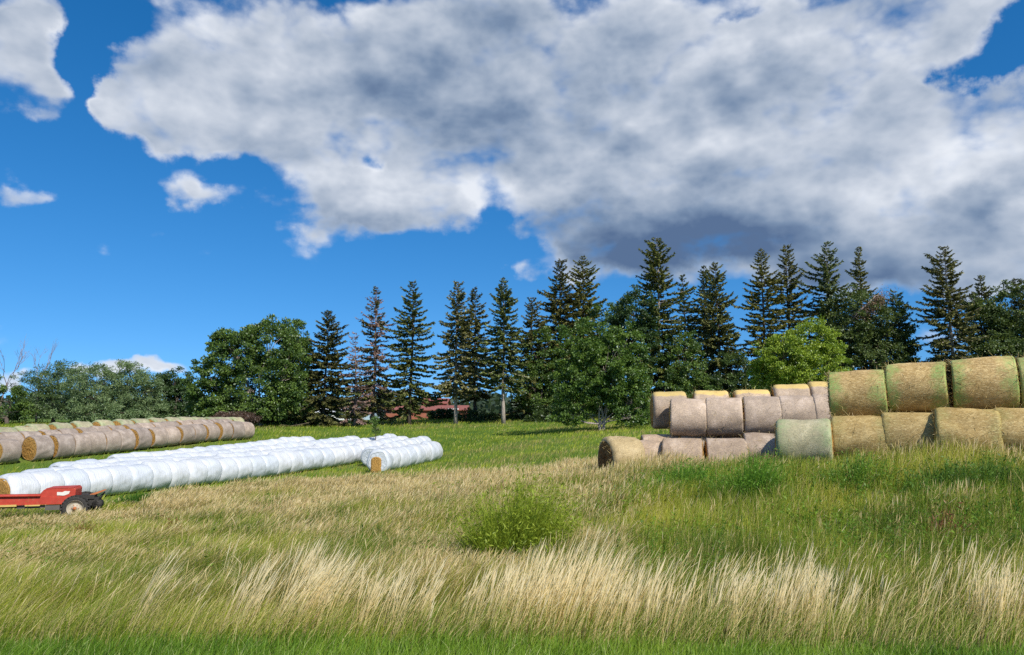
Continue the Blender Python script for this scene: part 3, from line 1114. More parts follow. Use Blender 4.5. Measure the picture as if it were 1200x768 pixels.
S1 = np.array([xat(37, 43.5), 43.5])
brown_row(S1, 15, LB + LG, ['brown wrapped bale showing a round orange hay end, front brown row', 'brown grey wrapped bale inside the front brown row',
                           'brown wrapped bale at the far right tip of the front brown row'], 'brown bales of the front row', 1.07, (1, 6, 7, 9, 11, 12, 13), .05)
brown_row(S1 - bd * 2.0 + bn * .15, 1, LG, ['dark grey brown wrapped bale cut by the left picture edge beside the orange hay end', 'dark grey brown wrapped bale close to the left picture edge',
                               'dark grey brown wrapped bale left of the bale with an orange hay end'], 'grey brown bales at the left edge', 1.3)
brown_row(S1 + bn * 1.75 - bd * 1.6, 17, LB, ['pinkish wrapped bale at the near end of the second brown row', 'pinkish wrapped bale inside the second brown row',
                                 'pinkish wrapped bale at the far right end of the second brown row'], 'brown bales of the second row', 1.07, (3, 5, 8, 12), .07)
brown_row(S1 + bn * 5.2 + bd * 3.2, 13, LS, ['sage green netted bale with an orange hay end starting the back row', 'sage green netted bale inside the back row',
                                 'sage green netted bale at the far end of the back row'], 'sage green bales of the back row', 1.38, (1, 2, 3, 4, 6), .10)
brown_row(S1 + bn * 4.2 - bd * .8, 3, LS, ['sage green netted bale nearest the left picture edge in the short middle group', 'sage green netted bale inside the short middle group',
                               'sage green netted bale at the right end of the short middle group'], 'sage green bales of the short group', 1.3, (), .06)

# ------------------------------------------------------------------ the red machine
def red_machine():
    px0, Y0 = 98.0, 26.2
    wx = xat(px0, Y0)
    e = empty('farm_implement', (wx, Y0, gz(wx, Y0) + .05), R(17))
    e.scale = (.9, .9, .9)
    tag(e, 'low red farm machine with one cream rimmed wheel, beside the white bale row', 'farm machine')
    ax = .46

    def wheel(y, face):
        t = MB()
        Ro, Ri, w = .45, .29, .14
        t.lathe_y((0, y, ax), [(Ri, -w * .8), (Ro * .86, -w), (Ro * .96, -w * .85), (Ro, -w * .5), (Ro, w * .5), (Ro * .96, w * .85), (Ro * .86, w), (Ri, w * .8), (Ri - .01, 0), (Ri, -w * .8)], 40)
        for k in range(22):
            a = 2 * math.pi * k / 22
            for s in (-1, 1):
                aa = a + (.12 if s > 0 else 0)
                c = (math.cos(aa) * (Ro + .012), y + s * w * .45, ax + math.sin(aa) * (Ro + .012))
                # lug: a small slanted block
                u = Vector((math.cos(aa), 0, math.sin(aa))); tt = Vector((-math.sin(aa), s * .9, math.cos(aa))).normalized(); ww = u.cross(tt)
                v = []
                for du in (-.02, .025):
                    for (p, q) in ((-.022, -.08), (.022, -.08), (.022, .08), (-.022, .08)):
                        v.append(Vector(c) + u * du + ww * p + tt * q)
                t.add(v, [(3, 2, 1, 0), (4, 5, 6, 7), (0, 1, 5, 4), (1, 2, 6, 5), (2, 3, 7, 6), (3, 0, 4, 7)])
        wo = t.build('wheel', M['rubber'], e)
        r = MB()
        f = -face
        r.lathe_y((0, y, ax), [(.305, f * .13), (.31, f * .12), (.285, f * .085), (.235, f * .05), (.22, f * .02), (.15, f * .045), (.10, f * .05), (.095, f * .09), (.02, f * .095), (.001, f * .095)], 32)
        ro = r.build('rim', M['cream'], wo)
        h = MB()
        h.lathe_y((0, y, ax), [(.07, f * .095), (.065, f * .13), (.001, f * .135)], 16)
        for k in range(6):
            a = k * math.pi / 3
            h.tube([(.12 * math.cos(a), y + f * .045, ax + .12 * math.sin(a)), (.12 * math.cos(a), y + f * .075, ax + .12 * math.sin(a))], .014, 6)
        h.build('hub', M['orange'], wo)
        return wo
    wheel(-.28, 1)
    wheel(1.15, -1)
    b = MB(); b.tube([(0, -.3, ax), (0, 1.15, ax)], .05, 8); b.build('axle', M['steel'], e)
    # engine cover with a sloping nose
    b = MB()
    b.prism([(x - .26, z) for x, z in [(-1.18, .62), (-.02, .68), (.16, .84), (.17, 1.14), (.13, 1.20), (-.86, 1.18), (-.92, 1.15), (-1.12, .90)]], -.02, .95)
    cov = b.build('engine_cover', M['red'], e)
    bv = cov.modifiers.new('soft', 'BEVEL'); bv.width = .02; bv.segments = 2
    d = MB()
    d.prism([(x - .12, z) for x, z in [(-.60, .94), (-.36, .92), (-.20, .98), (-.16, 1.08), (-.34, 1.09), (-.42, 1.05), (-.60, 1.06)]], -.032, -.024)
    d.build('panel_mark', M['decal'], cov)
    d = MB(); d.prism([(-1.10, 1.182), (-.16, 1.202), (-.16, 1.225), (-1.10, 1.205)], -.03, .97); d.build('cover_lip', M['red'], cov)
    # long frame beams and deck
    b = MB()
    b.prism([(-4.6, .62), (-.25, .60), (-.10, .72), (-.2, .80), (-1.3, .92), (-4.6, .96)], -.05, .08)
    b.build('frame_beam', M['red'], e)
    b = MB(); b.prism([(-4.6, .62), (-.25, .60), (-.10, .72), (-.2, .80), (-1.3, .92), (-4.6, .96)], .86, .98); b.build('frame_beam', M['red'], e)
    b = MB()
    for k in range(9):
        b.box((-4.3 + k * .4, .47, .80), (.07, .78, .08))
    b.build('cross_members', M['orange'], e)
    b = MB(); b.tube([(-4.6, -.12, .98), (-2.9, -.12, .97), (-1.25, -.12, .95)], .035, 8); b.build('hand_rail', M['red'], e)
    b = MB(); b.box((-2.6, -.075, .60), (1.15, .05, .07)); b.box((-1.5, -.07, .585), (.5, .05, .05)); b.build('lower_strip', M['yellow'], e)
    b = MB(); b.box((-2.75, -.02, .42), (.12, .12, .40)); b.box((-2.75, -.02, .21), (.3, .26, .03)); b.build('support_leg', M['orange'], e)
    b = MB(); b.box((-1.6, .1, .52), (.9, .1, .1)); b.box((-.85, .1, .48), (.5, .25, .18)); b.tube([(-3.9, .3, .55), (-.6, .3, .5)], .045, 8); b.build('drive_shaft', M['steel'], e)
    b = MB()
    b.prism([(-.5, .60), (-.28, .50), (-.05, .80), (-.16, .92)], -.12, .0)
    b.build('wheel_arm', M['orange'], e)
    b = MB()
    b.prism([(.28, .80), (.72, .98), (.80, 1.02), (.76, 1.05), (.30, .90)], .50, .86)
    b.build('rear_guard', M['orange'], e)
    b = MB()
    b.tube([(.1, .6, .72), (.5, .66, .62), (.78, .72, .95)], [.07, .06, .03], 8)
    b.box((.45, .7, .62), (.34, .5, .3)); b.box((.22, .66, .80), (.5, .5, .16)); b.tube([(.55, .45, .5), (.55, .95, .5)], .17, 14)
    b.build('rear_gear', M['rubber'], e)
    KEEP_OUT.append((wx - 4.2, Y0 + .9, wx + .2, Y0 + .4, .45))


red_machine()

# ------------------------------------------------------------------ trees
def spruce(px, py_base, py_top, Y, width_px, label, seed, crown_base=.12, dens=1.0, pale=False, dead=0.0, top_open=.0, olive=0.0, lean=0.0, name='spruce_tree', group='spruce trees along the field edge', narrow=1.0):
    r_ = np.random.default_rng(seed)
    b = at(px, py_base, Y); t = at(px, py_top, Y)
    gx, gy = b[0], Y
    g = gz(gx, gy)
    H = t[2] - g
    Wd = width_px / F * Y * .5 * r_.uniform(1.02, 1.22)
    e = empty(name, (gx, gy, g - .1), r_.uniform(0, 6.28))
    tag(e, label, 'tree', group)
    mb = MB()
    kx = r_.normal(0, .008, 2)
    def axis(z):
        return np.array([kx[0] * z + .05 * math.sin(z * .5 + seed), kx[1] * z + .05 * math.cos(z * .4 + seed), z])
    r0 = .011 * H + .04
    zs = np.linspace(0, H * .995, 12)
    mb.tube([axis(z) for z in zs], [max(.012, r0 * (1 - z / H) ** .85 * (1.25 if z < .3 else 1)) for z in zs], 9)
    P_, D_, S_, L_, W_, C_ = [], [], [], [], [], []
    nwh = int(H * 2.9 * dens)
    sect = r_.uniform(.72, 1.18, 9)
    tint = r_.uniform(.80, 1.22) * np.array([r_.uniform(.9, 1.15), 1.0, r_.uniform(.8, 1.15)])
    col_d = np.array([.056, .076, .026]); col_l = np.array([.27, .285, .095])
    if olive: col_d = col_d * (1 - olive) + np.array([.06, .075, .026]) * olive; col_l = col_l * (1 - olive) + np.array([.20, .215, .085]) * olive
    col_d = col_d * tint; col_l = col_l * tint
    gap_ph = r_.uniform(0, 6.28, 4)
    for i in range(nwh):
        f = (i + r_.uniform(-.3, .3)) / nwh           # 0 at crown base -> 1 top
        f = min(max(f, 0), .995)
        z = H * (crown_base + (1 - crown_base) * f)
        prof = 1.12 * (1 - f) ** .64 * (1 - .25 * math.exp(-((f - .0) / .12) ** 2))
        prof = prof * (.93 + .07) + .012
        nb = int(r_.integers(4, 7)) if f < .9 else 4
        wl = r_.uniform(.72, 1.16) * (r_.uniform(.35, .7) if r_.random() < .10 and f < .85 else 1.0)
        a0 = r_.uniform(0, 6.28)
        tier = 1.0 + .22 * math.sin(i * 1.9 + seed) * (1 if f < .92 else 0)
        for k in range(nb):
            a = a0 + 6.283 * k / nb + r_.normal(0, .25)
            Lb = Wd * prof * tier * wl * sect[int((a % 6.283) / 6.284 * 9)] * r_.uniform(.58, 1.18)
            Lb *= 1 + .16 * math.sin(2 * a + gap_ph[0] + z * .3)
            if r_.random() < .10 + top_open * f * .4: Lb *= r_.uniform(.2, .6)
            if Lb < .12: Lb = .12
            slope = -.34 + .95 * f ** 1.5 + r_.normal(0, .09)
            ca, sa = math.cos(a), math.sin(a)
            ss = np.linspace(0, 1, 6)
            zz = Lb * (slope * ss - .22 * ss ** 2 + .30 * ss ** 3.5)
            base = axis(z)
            pts = np.stack([base[0] + ca * Lb * ss, base[1] + sa * Lb * ss, base[2] + zz], 1)
            mb.tube([pts[0], pts[2], pts[4], pts[5]], [.012 + .011 * Lb, .01 + .008 * Lb, .008 + .004 * Lb, .006], 4, cap=False)
            isdead = r_.random() < dead * (1.15 - .45 * (1 - f)) if dead else False
            ns = int((13 + 54 * Lb) * (1.0 if not isdead else .36))
            s = r_.uniform(.12, 1.0, ns) ** .8
            pp = np.stack([np.interp(s, ss, pts[:, j]) for j in range(3)], 1)
            br = np.array([ca, sa, 0]); lat = np.array([-sa, ca, 0])
            sg = r_.choice([-1, 1], ns)
            d = br[None] * r_.uniform(.35, 1.0, ns)[:, None] + lat[None] * (sg * r_.uniform(.1, .95, ns))[:, None] + np.array([0, 0, 1.])[None] * (r_.normal(-.42, .3, ns) + .45 * f)[:, None]
            d = unit(d)
            ln = (.16 + .20 * min(Lb, 2.2) / 2.2) * r_.uniform(.7, 1.5, ns) * (1.1 - .35 * s)
            # tip
            side = unit(np.cross(d, r_.normal(0, .6, (ns, 3)) + np.array([0, 0, 1.0])))
            shade = np.clip(r_.normal(.42, .27, ns) + .12 * (s - .5), 0, 1)
            c = col_d[None] * (1 - shade)[:, None] + col_l[None] * shade[:, None]
            if isdead: c = np.array([.26, .17, .14])[None] * r_.uniform(.7, 1.3, ns)[:, None]
            elif dead and r_.random() < dead * .5: c = c * .6 + np.array([.17, .10, .05])[None] * .5
            P_.append(pp); D_.append(d); S_.append(side); L_.append(ln); W_.append(ln * r_.uniform(.30, .52, ns)); C_.append(c)
    P_, D_, S_, L_, W_, C_ = map(np.concatenate, (P_, D_, S_, L_, W_, C_))
    V, Q, C = kites(P_, D_, S_, L_, W_, C_)
    mb.build('trunk', M['bark_dead'] if dead > .5 else (M['bark_pale'] if pale else M['bark_dark']), e)
    link('crown', mesh_np('crown', V, Q, C), M['needles'], e)
    return e


def broadleaf(px, py_base, Y, lobes, label, seed, col_d, col_l, mat='leaves', n_cl=260, per=46, leaf=.30, lk=.72, trunk_px=None, name='leafy_tree', group='leafy trees along the field edge',
              cat='tree', aspect=.62, bark='bark_dark', depth=.85, fork=1, droop=0., wind=0., trunk_r=.22):
    """lobes: (px, py, radius_px_x, radius_px_y) in the photograph, turned into metres at distance Y"""
    r_ = np.random.default_rng(seed)
    per = int(per * 1.75); leaf *= lk
    b = at(trunk_px if trunk_px else px, py_base, Y)
    g = gz(b[0], Y)
    org = np.array([b[0], Y, g - .05])
    e = empty(name, org)
    tag(e, label, cat, group)
    LB_ = []
    for (lx, ly, rx, ry) in lobes:
        c = at(lx, ly, Y) - org
        c[1] = r_.normal(0, .25) * rx / F * Y
        LB_.append((c, rx / F * Y, ry / F * Y))
    area = np.array([l[1] * l[2] for l in LB_]); pr = area / area.sum()
    mb = MB()
    # trunk and limbs
    zc = min(l[0][2] for l in LB_)
    fork_z = max(.35, min(zc * .55, 2.4))
    for f_ in range(fork):
        off = (f_ - (fork - 1) / 2) * .35
        top = np.array([off * 1.6 + r_.normal(0, .15), r_.normal(0, .15), fork_z])
        mb.tube([(off * .6, 0, 0), (off * .9, .02, fork_z * .4), top], [trunk_r * 1.25, trunk_r, trunk_r * .85], 10)
        for (c, rx, rz) in LB_:
            if fork > 1 and r_.random() < .4: continue
            m1 = top * .5 + c * .5 + r_.normal(0, .15 * rx, 3) * np.array([1, 1, .6])
            mb.tube([top, m1, c], [trunk_r * .55, trunk_r * .36, trunk_r * .2], 7, cap=False)
            for _ in range(7):
                v = unit(r_.normal(0, 1, 3)); v[2] = abs(v[2]) * .8
                tip = c + v * np.array([rx, rx * depth, rz]) * r_.uniform(.6, .9)
                st = m1 * .35 + c * .65
                mb.tube([st, (st + tip) / 2 + r_.normal(0, .12, 3), tip], [trunk_r * .2, trunk_r * .12, .012], 5, cap=False)
    mb.build('trunk', M[bark], e)
    P_, D_, S_, L_, W_, C_ = [], [], [], [], [], []
    li = r_.choice(len(LB_), n_cl, p=pr)
    for q in range(n_cl):
        c, rx, rz = LB_[li[q]]
        v = unit(r_.normal(0, 1, 3))
        rad = r_.uniform(.30, 1.0) ** .42 * r_.uniform(.9, 1.06)
        cc = c + v * rad * np.array([rx, rx * depth, rz])
        cr = r_.uniform(.30, .62) * (.55 + .12 * rx) * (leaf / lk / .3) ** .5
        nn = int(per * r_.uniform(.6, 1.3))
        o = unit(r_.normal(0, 1, (nn, 3))) * (r_.random((nn, 1)) ** .45) * cr * np.array([1.15, 1.15, .72])
        p = cc + o
        p[:, 2] = np.maximum(p[:, 2], .05)
        d = unit(o / cr * .6 + v[None] * .5 + r_.normal(0, .6, (nn, 3)) + np.array([wind, 0, -.15 - droop])[None])
        s = unit(np.cross(d, v[None] * .5 + r_.normal(0, .6, (nn, 3)) + np.array([0, 0, .3])))
        ln = leaf * r_.uniform(.6, 1.25, nn)
        tone = np.clip(r_.normal(.5, .22) + r_.normal(0, .25, nn), 0, 1.2)
        P_.append(p); D_.append(d); S_.append(s); L_.append(ln); W_.append(ln * aspect * r_.uniform(.8, 1.2, nn))
        C_.append(np.asarray(col_d)[None] * (1 - tone)[:, None] + np.asarray(col_l)[None] * tone[:, None])
    P_, D_, S_, L_, W_, C_ = map(np.concatenate, (P_, D_, S_, L_, W_, C_))
    V, Q, C = kites(P_, D_, S_, L_, W_, C_)
    link('crown', mesh_np('crown', V, Q, C), M[mat], e)
    return e


DK, DL = (.04, .085, .018), (.15, .23, .042)
MK, ML = (.045, .10, .016), (.14, .225, .034)

# conifers: px, base y, top y, distance, width px
spruce(379, 492, 362, 80, 66, 'dense olive green spruce closing the right side of the big leafy tree', 201, .05, 1.5, olive=.8)
spruce(437, 491, 334, 83, 66, 'half dead spruce with bare reddish grey upper branches', 202, .10, 1.1, dead=.66, top_open=.6)
spruce(416, 491, 388, 80, 40, 'short reddish brown dying spruce between the olive one and the half dead one', 203, .10, 1.1, dead=.95, top_open=.6)
spruce(480, 491, 328, 82, 78, 'broad spruce with long upswept limbs left of the gap of sky', 204, .09, 1.15, top_open=.5)
spruce(534, 491, 328, 81, 56, 'slim spruce with a pale bare lower trunk right of the gap of sky', 205, .22, 1.05, pale=True)
spruce(557, 490, 336, 86, 50, 'thinner greyish spruce between the two with pale trunks', 206, .18, .95, top_open=.4)
spruce(590, 492, 324, 79, 56, 'spruce with the brightest pale trunk showing almost halfway up', 207, .26, 1.1, pale=True)
spruce(622, 491, 346, 84, 52, 'shorter spruce tucked right of the brightest pale trunk', 208, .10, 1.1)
spruce(656, 491, 302, 86, 78, 'tall dark spruce, left one of the close pair above the maple', 209, .08, 1.15)
spruce(684, 491, 299, 88, 76, 'tall dark spruce, right one of the close pair above the maple', 210, .08, 1.15)
spruce(774, 491, 277, 82, 92, 'tallest spruce with a ragged open crown right of the maple', 211, .08, 1.1, top_open=.5, pale=True)
spruce(806, 491, 320, 86, 52, 'narrow thin spruce just right of the tallest one', 212, .08, 1.0, top_open=.5)
spruce(829, 491, 309, 90, 50, 'slender spruce leaning on the left side of a fuller one', 213, .08, 1.05)
spruce(846, 491, 306, 85, 78, 'full spruce left of the patch of sky above the lime green tree', 214, .06, 1.2)
spruce(900, 491, 291, 84, 66, 'dark pointed spruce behind the left edge of the lime green tree', 215, .06, 1.15)
spruce(928, 491, 286, 87, 68, 'spruce with drooping open limbs behind the lime green tree', 216, .06, 1.0, top_open=.5)
spruce(979, 491, 281, 86, 78, 'open crowned spruce rising above the round dark tree', 217, .10, 1.0, top_open=.6, pale=True)
spruce(1018, 491, 287, 90, 46, 'very narrow thin topped spruce beside the broken bare limb', 218, .10, 1.1, top_open=.3)
spruce(1062, 491, 339, 84, 58, 'short spruce left of the gap of low sky on the right', 219, .06, 1.1)
spruce(1121, 491, 286, 80, 78, 'lone tall spruce with tiered limbs right of the gap of low sky', 220, .14, 1.0, top_open=.3, pale=True)
spruce(1161, 491, 321, 85, 62, 'spruce between the lone tall one and the dark trees at the right edge', 221, .10, 1.1)
spruce(1206, 491, 325, 88, 64, 'spruce half cut by the right picture edge', 222, .08, 1.2)

# leafy trees
broadleaf(300, 494, 78, [(318, 402, 34, 32), (282, 415, 34, 34), (268, 402, 18, 17), (250, 452, 30, 34), (300, 455, 48, 40), (340, 440, 28, 40), (243, 470, 22, 24), (270, 480, 40, 12), (320, 480, 44, 12)],
          'largest round leafy tree with pale bare limbs inside, behind the brown bales', 301, DK, DL, n_cl=820, per=54, leaf=.34, trunk_px=305, bark='bark_pale')
broadleaf(348, 494, 82, [(346, 396, 18, 22), (350, 430, 22, 34), (352, 465, 24, 28)], 'slim leafy tree squeezed between the largest leafy one and the olive spruce', 302, DK, DL, n_cl=300, per=46, leaf=.32)
broadleaf(706, 508, 61, [(690, 402, 38, 28), (728, 410, 28, 30), (680, 445, 34, 34), (722, 450, 38, 36), (672, 474, 26, 18), (742, 470, 26, 26), (706, 430, 40, 40), (664, 488, 26, 10), (738, 490, 24, 10)],
          'mid green maple with a pale forked trunk standing out in front of the spruces', 303, MK, ML, n_cl=620, per=50, leaf=.26, trunk_px=705, bark='bark_pale', fork=2, trunk_r=.13)
broadleaf(742, 493, 80, [(742, 365, 26, 28), (730, 395, 24, 30), (752, 410, 26, 40)], 'dark leafy tree between the maple and the tallest spruce', 304, DK, (.06, .10, .03), n_cl=230, per=48, leaf=.34)
broadleaf(938, 480, 62, [(958, 400, 36, 27), (915, 418, 34, 30), (940, 428, 48, 32), (965, 430, 34, 34), (898, 440, 18, 22)],
          'bright lime green round tree rising above the upper bales', 305, (.115, .19, .014), (.35, .45, .05), n_cl=560, per=50, leaf=.24)
broadleaf(1015, 485, 84, [(1000, 375, 40, 38), (1035, 385, 34, 36), (1020, 415, 48, 34), (985, 400, 30, 34), (1050, 410, 26, 30)],
          'broad dark rounded tree behind the broken bare limb', 306, (.04, .07, .018), (.135, .18, .046), n_cl=520, per=52, leaf=.34)
broadleaf(1185, 488, 82, [(1190, 365, 36, 36), (1160, 385, 30, 34), (1205, 395, 34, 38), (1140, 352, 12, 16), (1170, 420, 46, 30)],
          'dark leafy tree mass at the right picture edge', 307, (.04, .07, .018), (.135, .185, .046), n_cl=480, per=50, leaf=.34)
broadleaf(636, 493, 83, [(632, 415, 22, 34), (650, 440, 30, 30), (626, 455, 26, 30), (650, 475, 40, 18)], 'dark leafy tree filling the space below the tall spruce pair', 313, DK, DL, n_cl=330, per=46, leaf=.32)
broadleaf(790, 493, 80, [(800, 425, 26, 40), (775, 450, 34, 34), (815, 465, 34, 28), (760, 480, 40, 14)], 'dark leafy undergrowth tree below the tallest spruce', 314, DK, DL, n_cl=330, per=46, leaf=.32)
broadleaf(862, 490, 82, [(856, 440, 28, 34), (880, 455, 26, 26), (840, 460, 26, 26)], 'dark leafy tree between the full spruce and the lime green tree', 315, (.03, .06, .015), (.11, .165, .04), n_cl=220, per=46, leaf=.32)
broadleaf(716, 493, 84, [(705, 385, 24, 30), (720, 420, 34, 34), (690, 450, 30, 34)], 'dark leafy tree directly behind the maple', 316, DK, DL, n_cl=260, per=46, leaf=.32)
# silver green row at the left
WS = ((.07, .125, .045), (.25, .33, .15))
broadleaf(62, 494, 88, [(62, 446, 34, 24), (40, 455, 28, 26), (84, 452, 24, 22), (60, 470, 44, 20), (40, 484, 44, 10), (80, 484, 40, 10)], 'dull green windblown willow under the bare twigs at far left', 308, *((.04, .08, .024), (.15, .215, .08)), mat='silver', n_cl=360, per=50, leaf=.34, aspect=.32, wind=.5, group='windblown willows on the left')
broadleaf(120, 494, 84, [(118, 450, 34, 24), (98, 458, 26, 26), (125, 470, 44, 20), (110, 484, 40, 10), (145, 484, 40, 10)], 'silvery windblown willow right of the dull green one', 309, *WS, mat='silver', n_cl=330, per=50, leaf=.34, aspect=.32, wind=.6, group='windblown willows on the left')
broadleaf(150, 494, 83, [(146, 442, 24, 22), (162, 458, 30, 26), (150, 470, 40, 20), (165, 484, 44, 10)], 'silvery windblown willow with the highest crown of the left row', 310, *WS, mat='silver', n_cl=320, per=50, leaf=.34, aspect=.32, wind=.6, group='windblown willows on the left')
broadleaf(205, 494, 86, [(203, 448, 18, 18), (190, 465, 24, 24), (215, 468, 20, 22), (205, 484, 34, 10)], 'darker leafy tree left of the largest round leafy tree', 311, DK, (.065, .11, .04), n_cl=240, per=46, leaf=.32)
broadleaf(8, 494, 84, [(8, 470, 24, 18), (-20, 460, 28, 28), (-60, 455, 34, 34), (0, 484, 44, 10)], 'low green bush at the far left picture edge', 312, DK, DL, n_cl=240, per=46, leaf=.32)


def bare_twigs(px, py_base, py_top, Y, label, seed, spread=.35):
    r_ = random.Random(seed)
    b = at(px, py_base, Y); top = at(px, py_top, Y)
    g = gz(b[0], Y)
    H = top[2] - g
    mb = MB()

    def grow(p, d, l, r, lv):
        q = p + d * l
        mid = (p + q) / 2 + Vector((r_.gauss(0, .05), r_.gauss(0, .05), 0)) * l
        mb.tube([p, mid, q], [r, r * .8, r * .6], 5, cap=False)
        if lv == 0: return
        for _ in range(3 if lv > 1 else 4):
            nd = (d + Vector((r_.gauss(0, spread), r_.gauss(0, spread), r_.uniform(.0, .3)))).normalized()
            grow(p + (q - p) * r_.uniform(.5, 1.0), nd, l * r_.uniform(.5, .75), r * .5, lv - 1)
    o0 = Vector((0, 0, 0))
    grow(o0, Vector((.03, 0, 1)), H * .5, .09, 4)
    o = mb.build('bare_tree', M['bark_dead'])
    o.location = (b[0], Y, g)
    tag(o, label, 'bare tree', 'bare trees at the left edge')


bare_twigs(3, 494, 402, 92, 'bare grey twigs of a dead tree at the very left edge', 5)
bare_twigs(42, 494, 405, 93, 'thin bare twigs rising behind the dull green willow', 6, .28)

# the broken limb hanging in the dark tree
b = MB()
p0 = at(988, 386, 82.5); p1 = at(1008, 364, 81.2); p2 = at(1026, 347, 81.2)
o = bpy.data.objects.new('x', None)
bpy.data.objects.remove(o)
base = Vector(p0)
pts = [Vector(p) - base for p in (p0, p1, p2)]
b.tube(pts, [.10, .085, .05], 7)
rr = random.Random(9)
for k in range(26):
    t = rr.uniform(.35, 1.0)
    s = pts[0].lerp(pts[2], t)
    d = Vector((rr.gauss(.5, .5), rr.gauss(0, .4), rr.gauss(.2, .6))).normalized() * rr.uniform(.5, 1.3)
    b.tube([s, s + d * .6 + Vector((0, 0, -.05)), s + d], [.03, .02, .008], 4, cap=False)
o = b.build('broken_limb', M['bark_dead']); o.location = base
r_ = np.random.default_rng(4)
n_ = 900
t_ = r_.uniform(.45, 1.15, n_)
P_ = np.array(pts[0])[None] * (1 - t_)[:, None] + np.array(pts[2])[None] * t_[:, None] + r_.normal(0, .38, (n_, 3)) * np.array([1.2, 1, 1]) + np.array([.5, 0, -.15])
d_ = unit(r_.normal(0, 1, (n_, 3)) + np.array([.2, 0, -.6])); s_ = unit(np.cross(d_, r_.normal(0, 1, (n_, 3))))
V, Q, C = kites(P_, d_, s_, r_.uniform(.15, .4, n_), r_.uniform(.03, .08, n_), lerpc((.16, .09, .06), (.36, .25, .17), r_.random(n_)))
link('dead_foliage', mesh_np('dead_foliage', V, Q, C), M['needles'], o)
tag(o, 'pale broken limb leaning with rusty twigs against the dark rounded tree', 'broken branch')

# low shrubs under the trees
ug = [(560, 84, 489, 24, 9, 'dark low shrub behind the slim spruce with the pale trunk'), (615, 86, 489, 26, 12, 'dark low shrub right of the brightest pale trunk'),
      (650, 80, 490, 30, 16, 'dark shrub at the foot of the tall spruce pair'), (800, 78, 486, 40, 22, 'dark shrub at the foot of the narrow thin spruce'),
      (760, 66, 494, 22, 14, 'bright green shrub beside the maple trunk'), (860, 80, 480, 30, 24, 'dark shrub at the foot of the full spruce behind the bales'),
      (325, 80, 486, 34, 12, 'dark shrub at the foot of the largest round leafy tree'), (1110, 88, 424, 26, 10, 'low shrub seen below the gap of low sky'),
      (1150, 86, 430, 34, 16, 'low dark shrub behind the green edged bales at right'), (520, 92, 486, 16, 8, 'low shrub in the gap before the red barn')]
for i, (px, Y, py, rx, ry, lab) in enumerate(ug):
    br = i in (4,)
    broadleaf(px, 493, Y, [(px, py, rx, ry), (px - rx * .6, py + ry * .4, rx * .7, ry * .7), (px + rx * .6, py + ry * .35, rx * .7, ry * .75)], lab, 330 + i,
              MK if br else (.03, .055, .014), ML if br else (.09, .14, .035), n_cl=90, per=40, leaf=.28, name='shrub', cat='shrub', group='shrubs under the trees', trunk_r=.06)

# sapling on the meadow, brown dead weeds
broadleaf(440, 511, 58, [(440, 494, 4, 6), (441, 503, 4, 5), (438, 499, 3, 4)], 'single small sapling standing alone behind the white bales', 350, MK, ML, n_cl=26, per=26, leaf=.14, name='sapling', cat='sapling', group='saplings', trunk_r=.03)
for i, (px, w) in enumerate(((262, 12), (277, 12), (292, 11))):
    broadleaf(px, 497, 74, [(px, 489, w, 5.5), (px - 3, 493, w, 4)], ['brown dead brush left end, just past the brown bale tip', 'brown dead brush in the middle of its strip under the largest leafy tree', 'brown dead brush at the right end of its strip'][i],
              360 + i, (.07, .04, .03), (.19, .12, .09), n_cl=60, per=36, leaf=.26, aspect=.3, name='dead_brush', cat='brush', group='dead brush under the largest leafy tree', bark='bark_dead', trunk_r=.03)

# far woods
def far_woods():
    r_ = np.random.default_rng(99)
    n = 60000
    a = r_.uniform(-1.15, 1.15, n)
    Y = r_.uniform(230, 420, n)
    X = np.tan(a) * Y
    hmax = (3.0 + 5.5 * fbm(X * .03, Y * .01, 5)) * (.55 + .8 * vnoise(X * .12, Y * .02, 8))
    z = 3.0 + hmax * r_.random(n) ** .7
    P = np.stack([X, Y, z], 1)
    d = unit(r_.normal(0, 1, (n, 3)) + np.array([0, 0, .2])); s = unit(np.cross(d, r_.normal(0, 1, (n, 3))))
    t = r_.random(n)
    C = lerpc((.03, .05, .03), (.075, .11, .06), t)
    V, Q, C = kites(P, d, s, r_.uniform(1.4, 3.2, n), r_.uniform(1.2, 2.4, n), C)
    o = link('far_woods', mesh_np('far_woods', V, Q, C), M['leaves'])
    tag(o, 'distant low wood along the horizon seen through gaps', 'woods', kind='stuff')


far_woods()

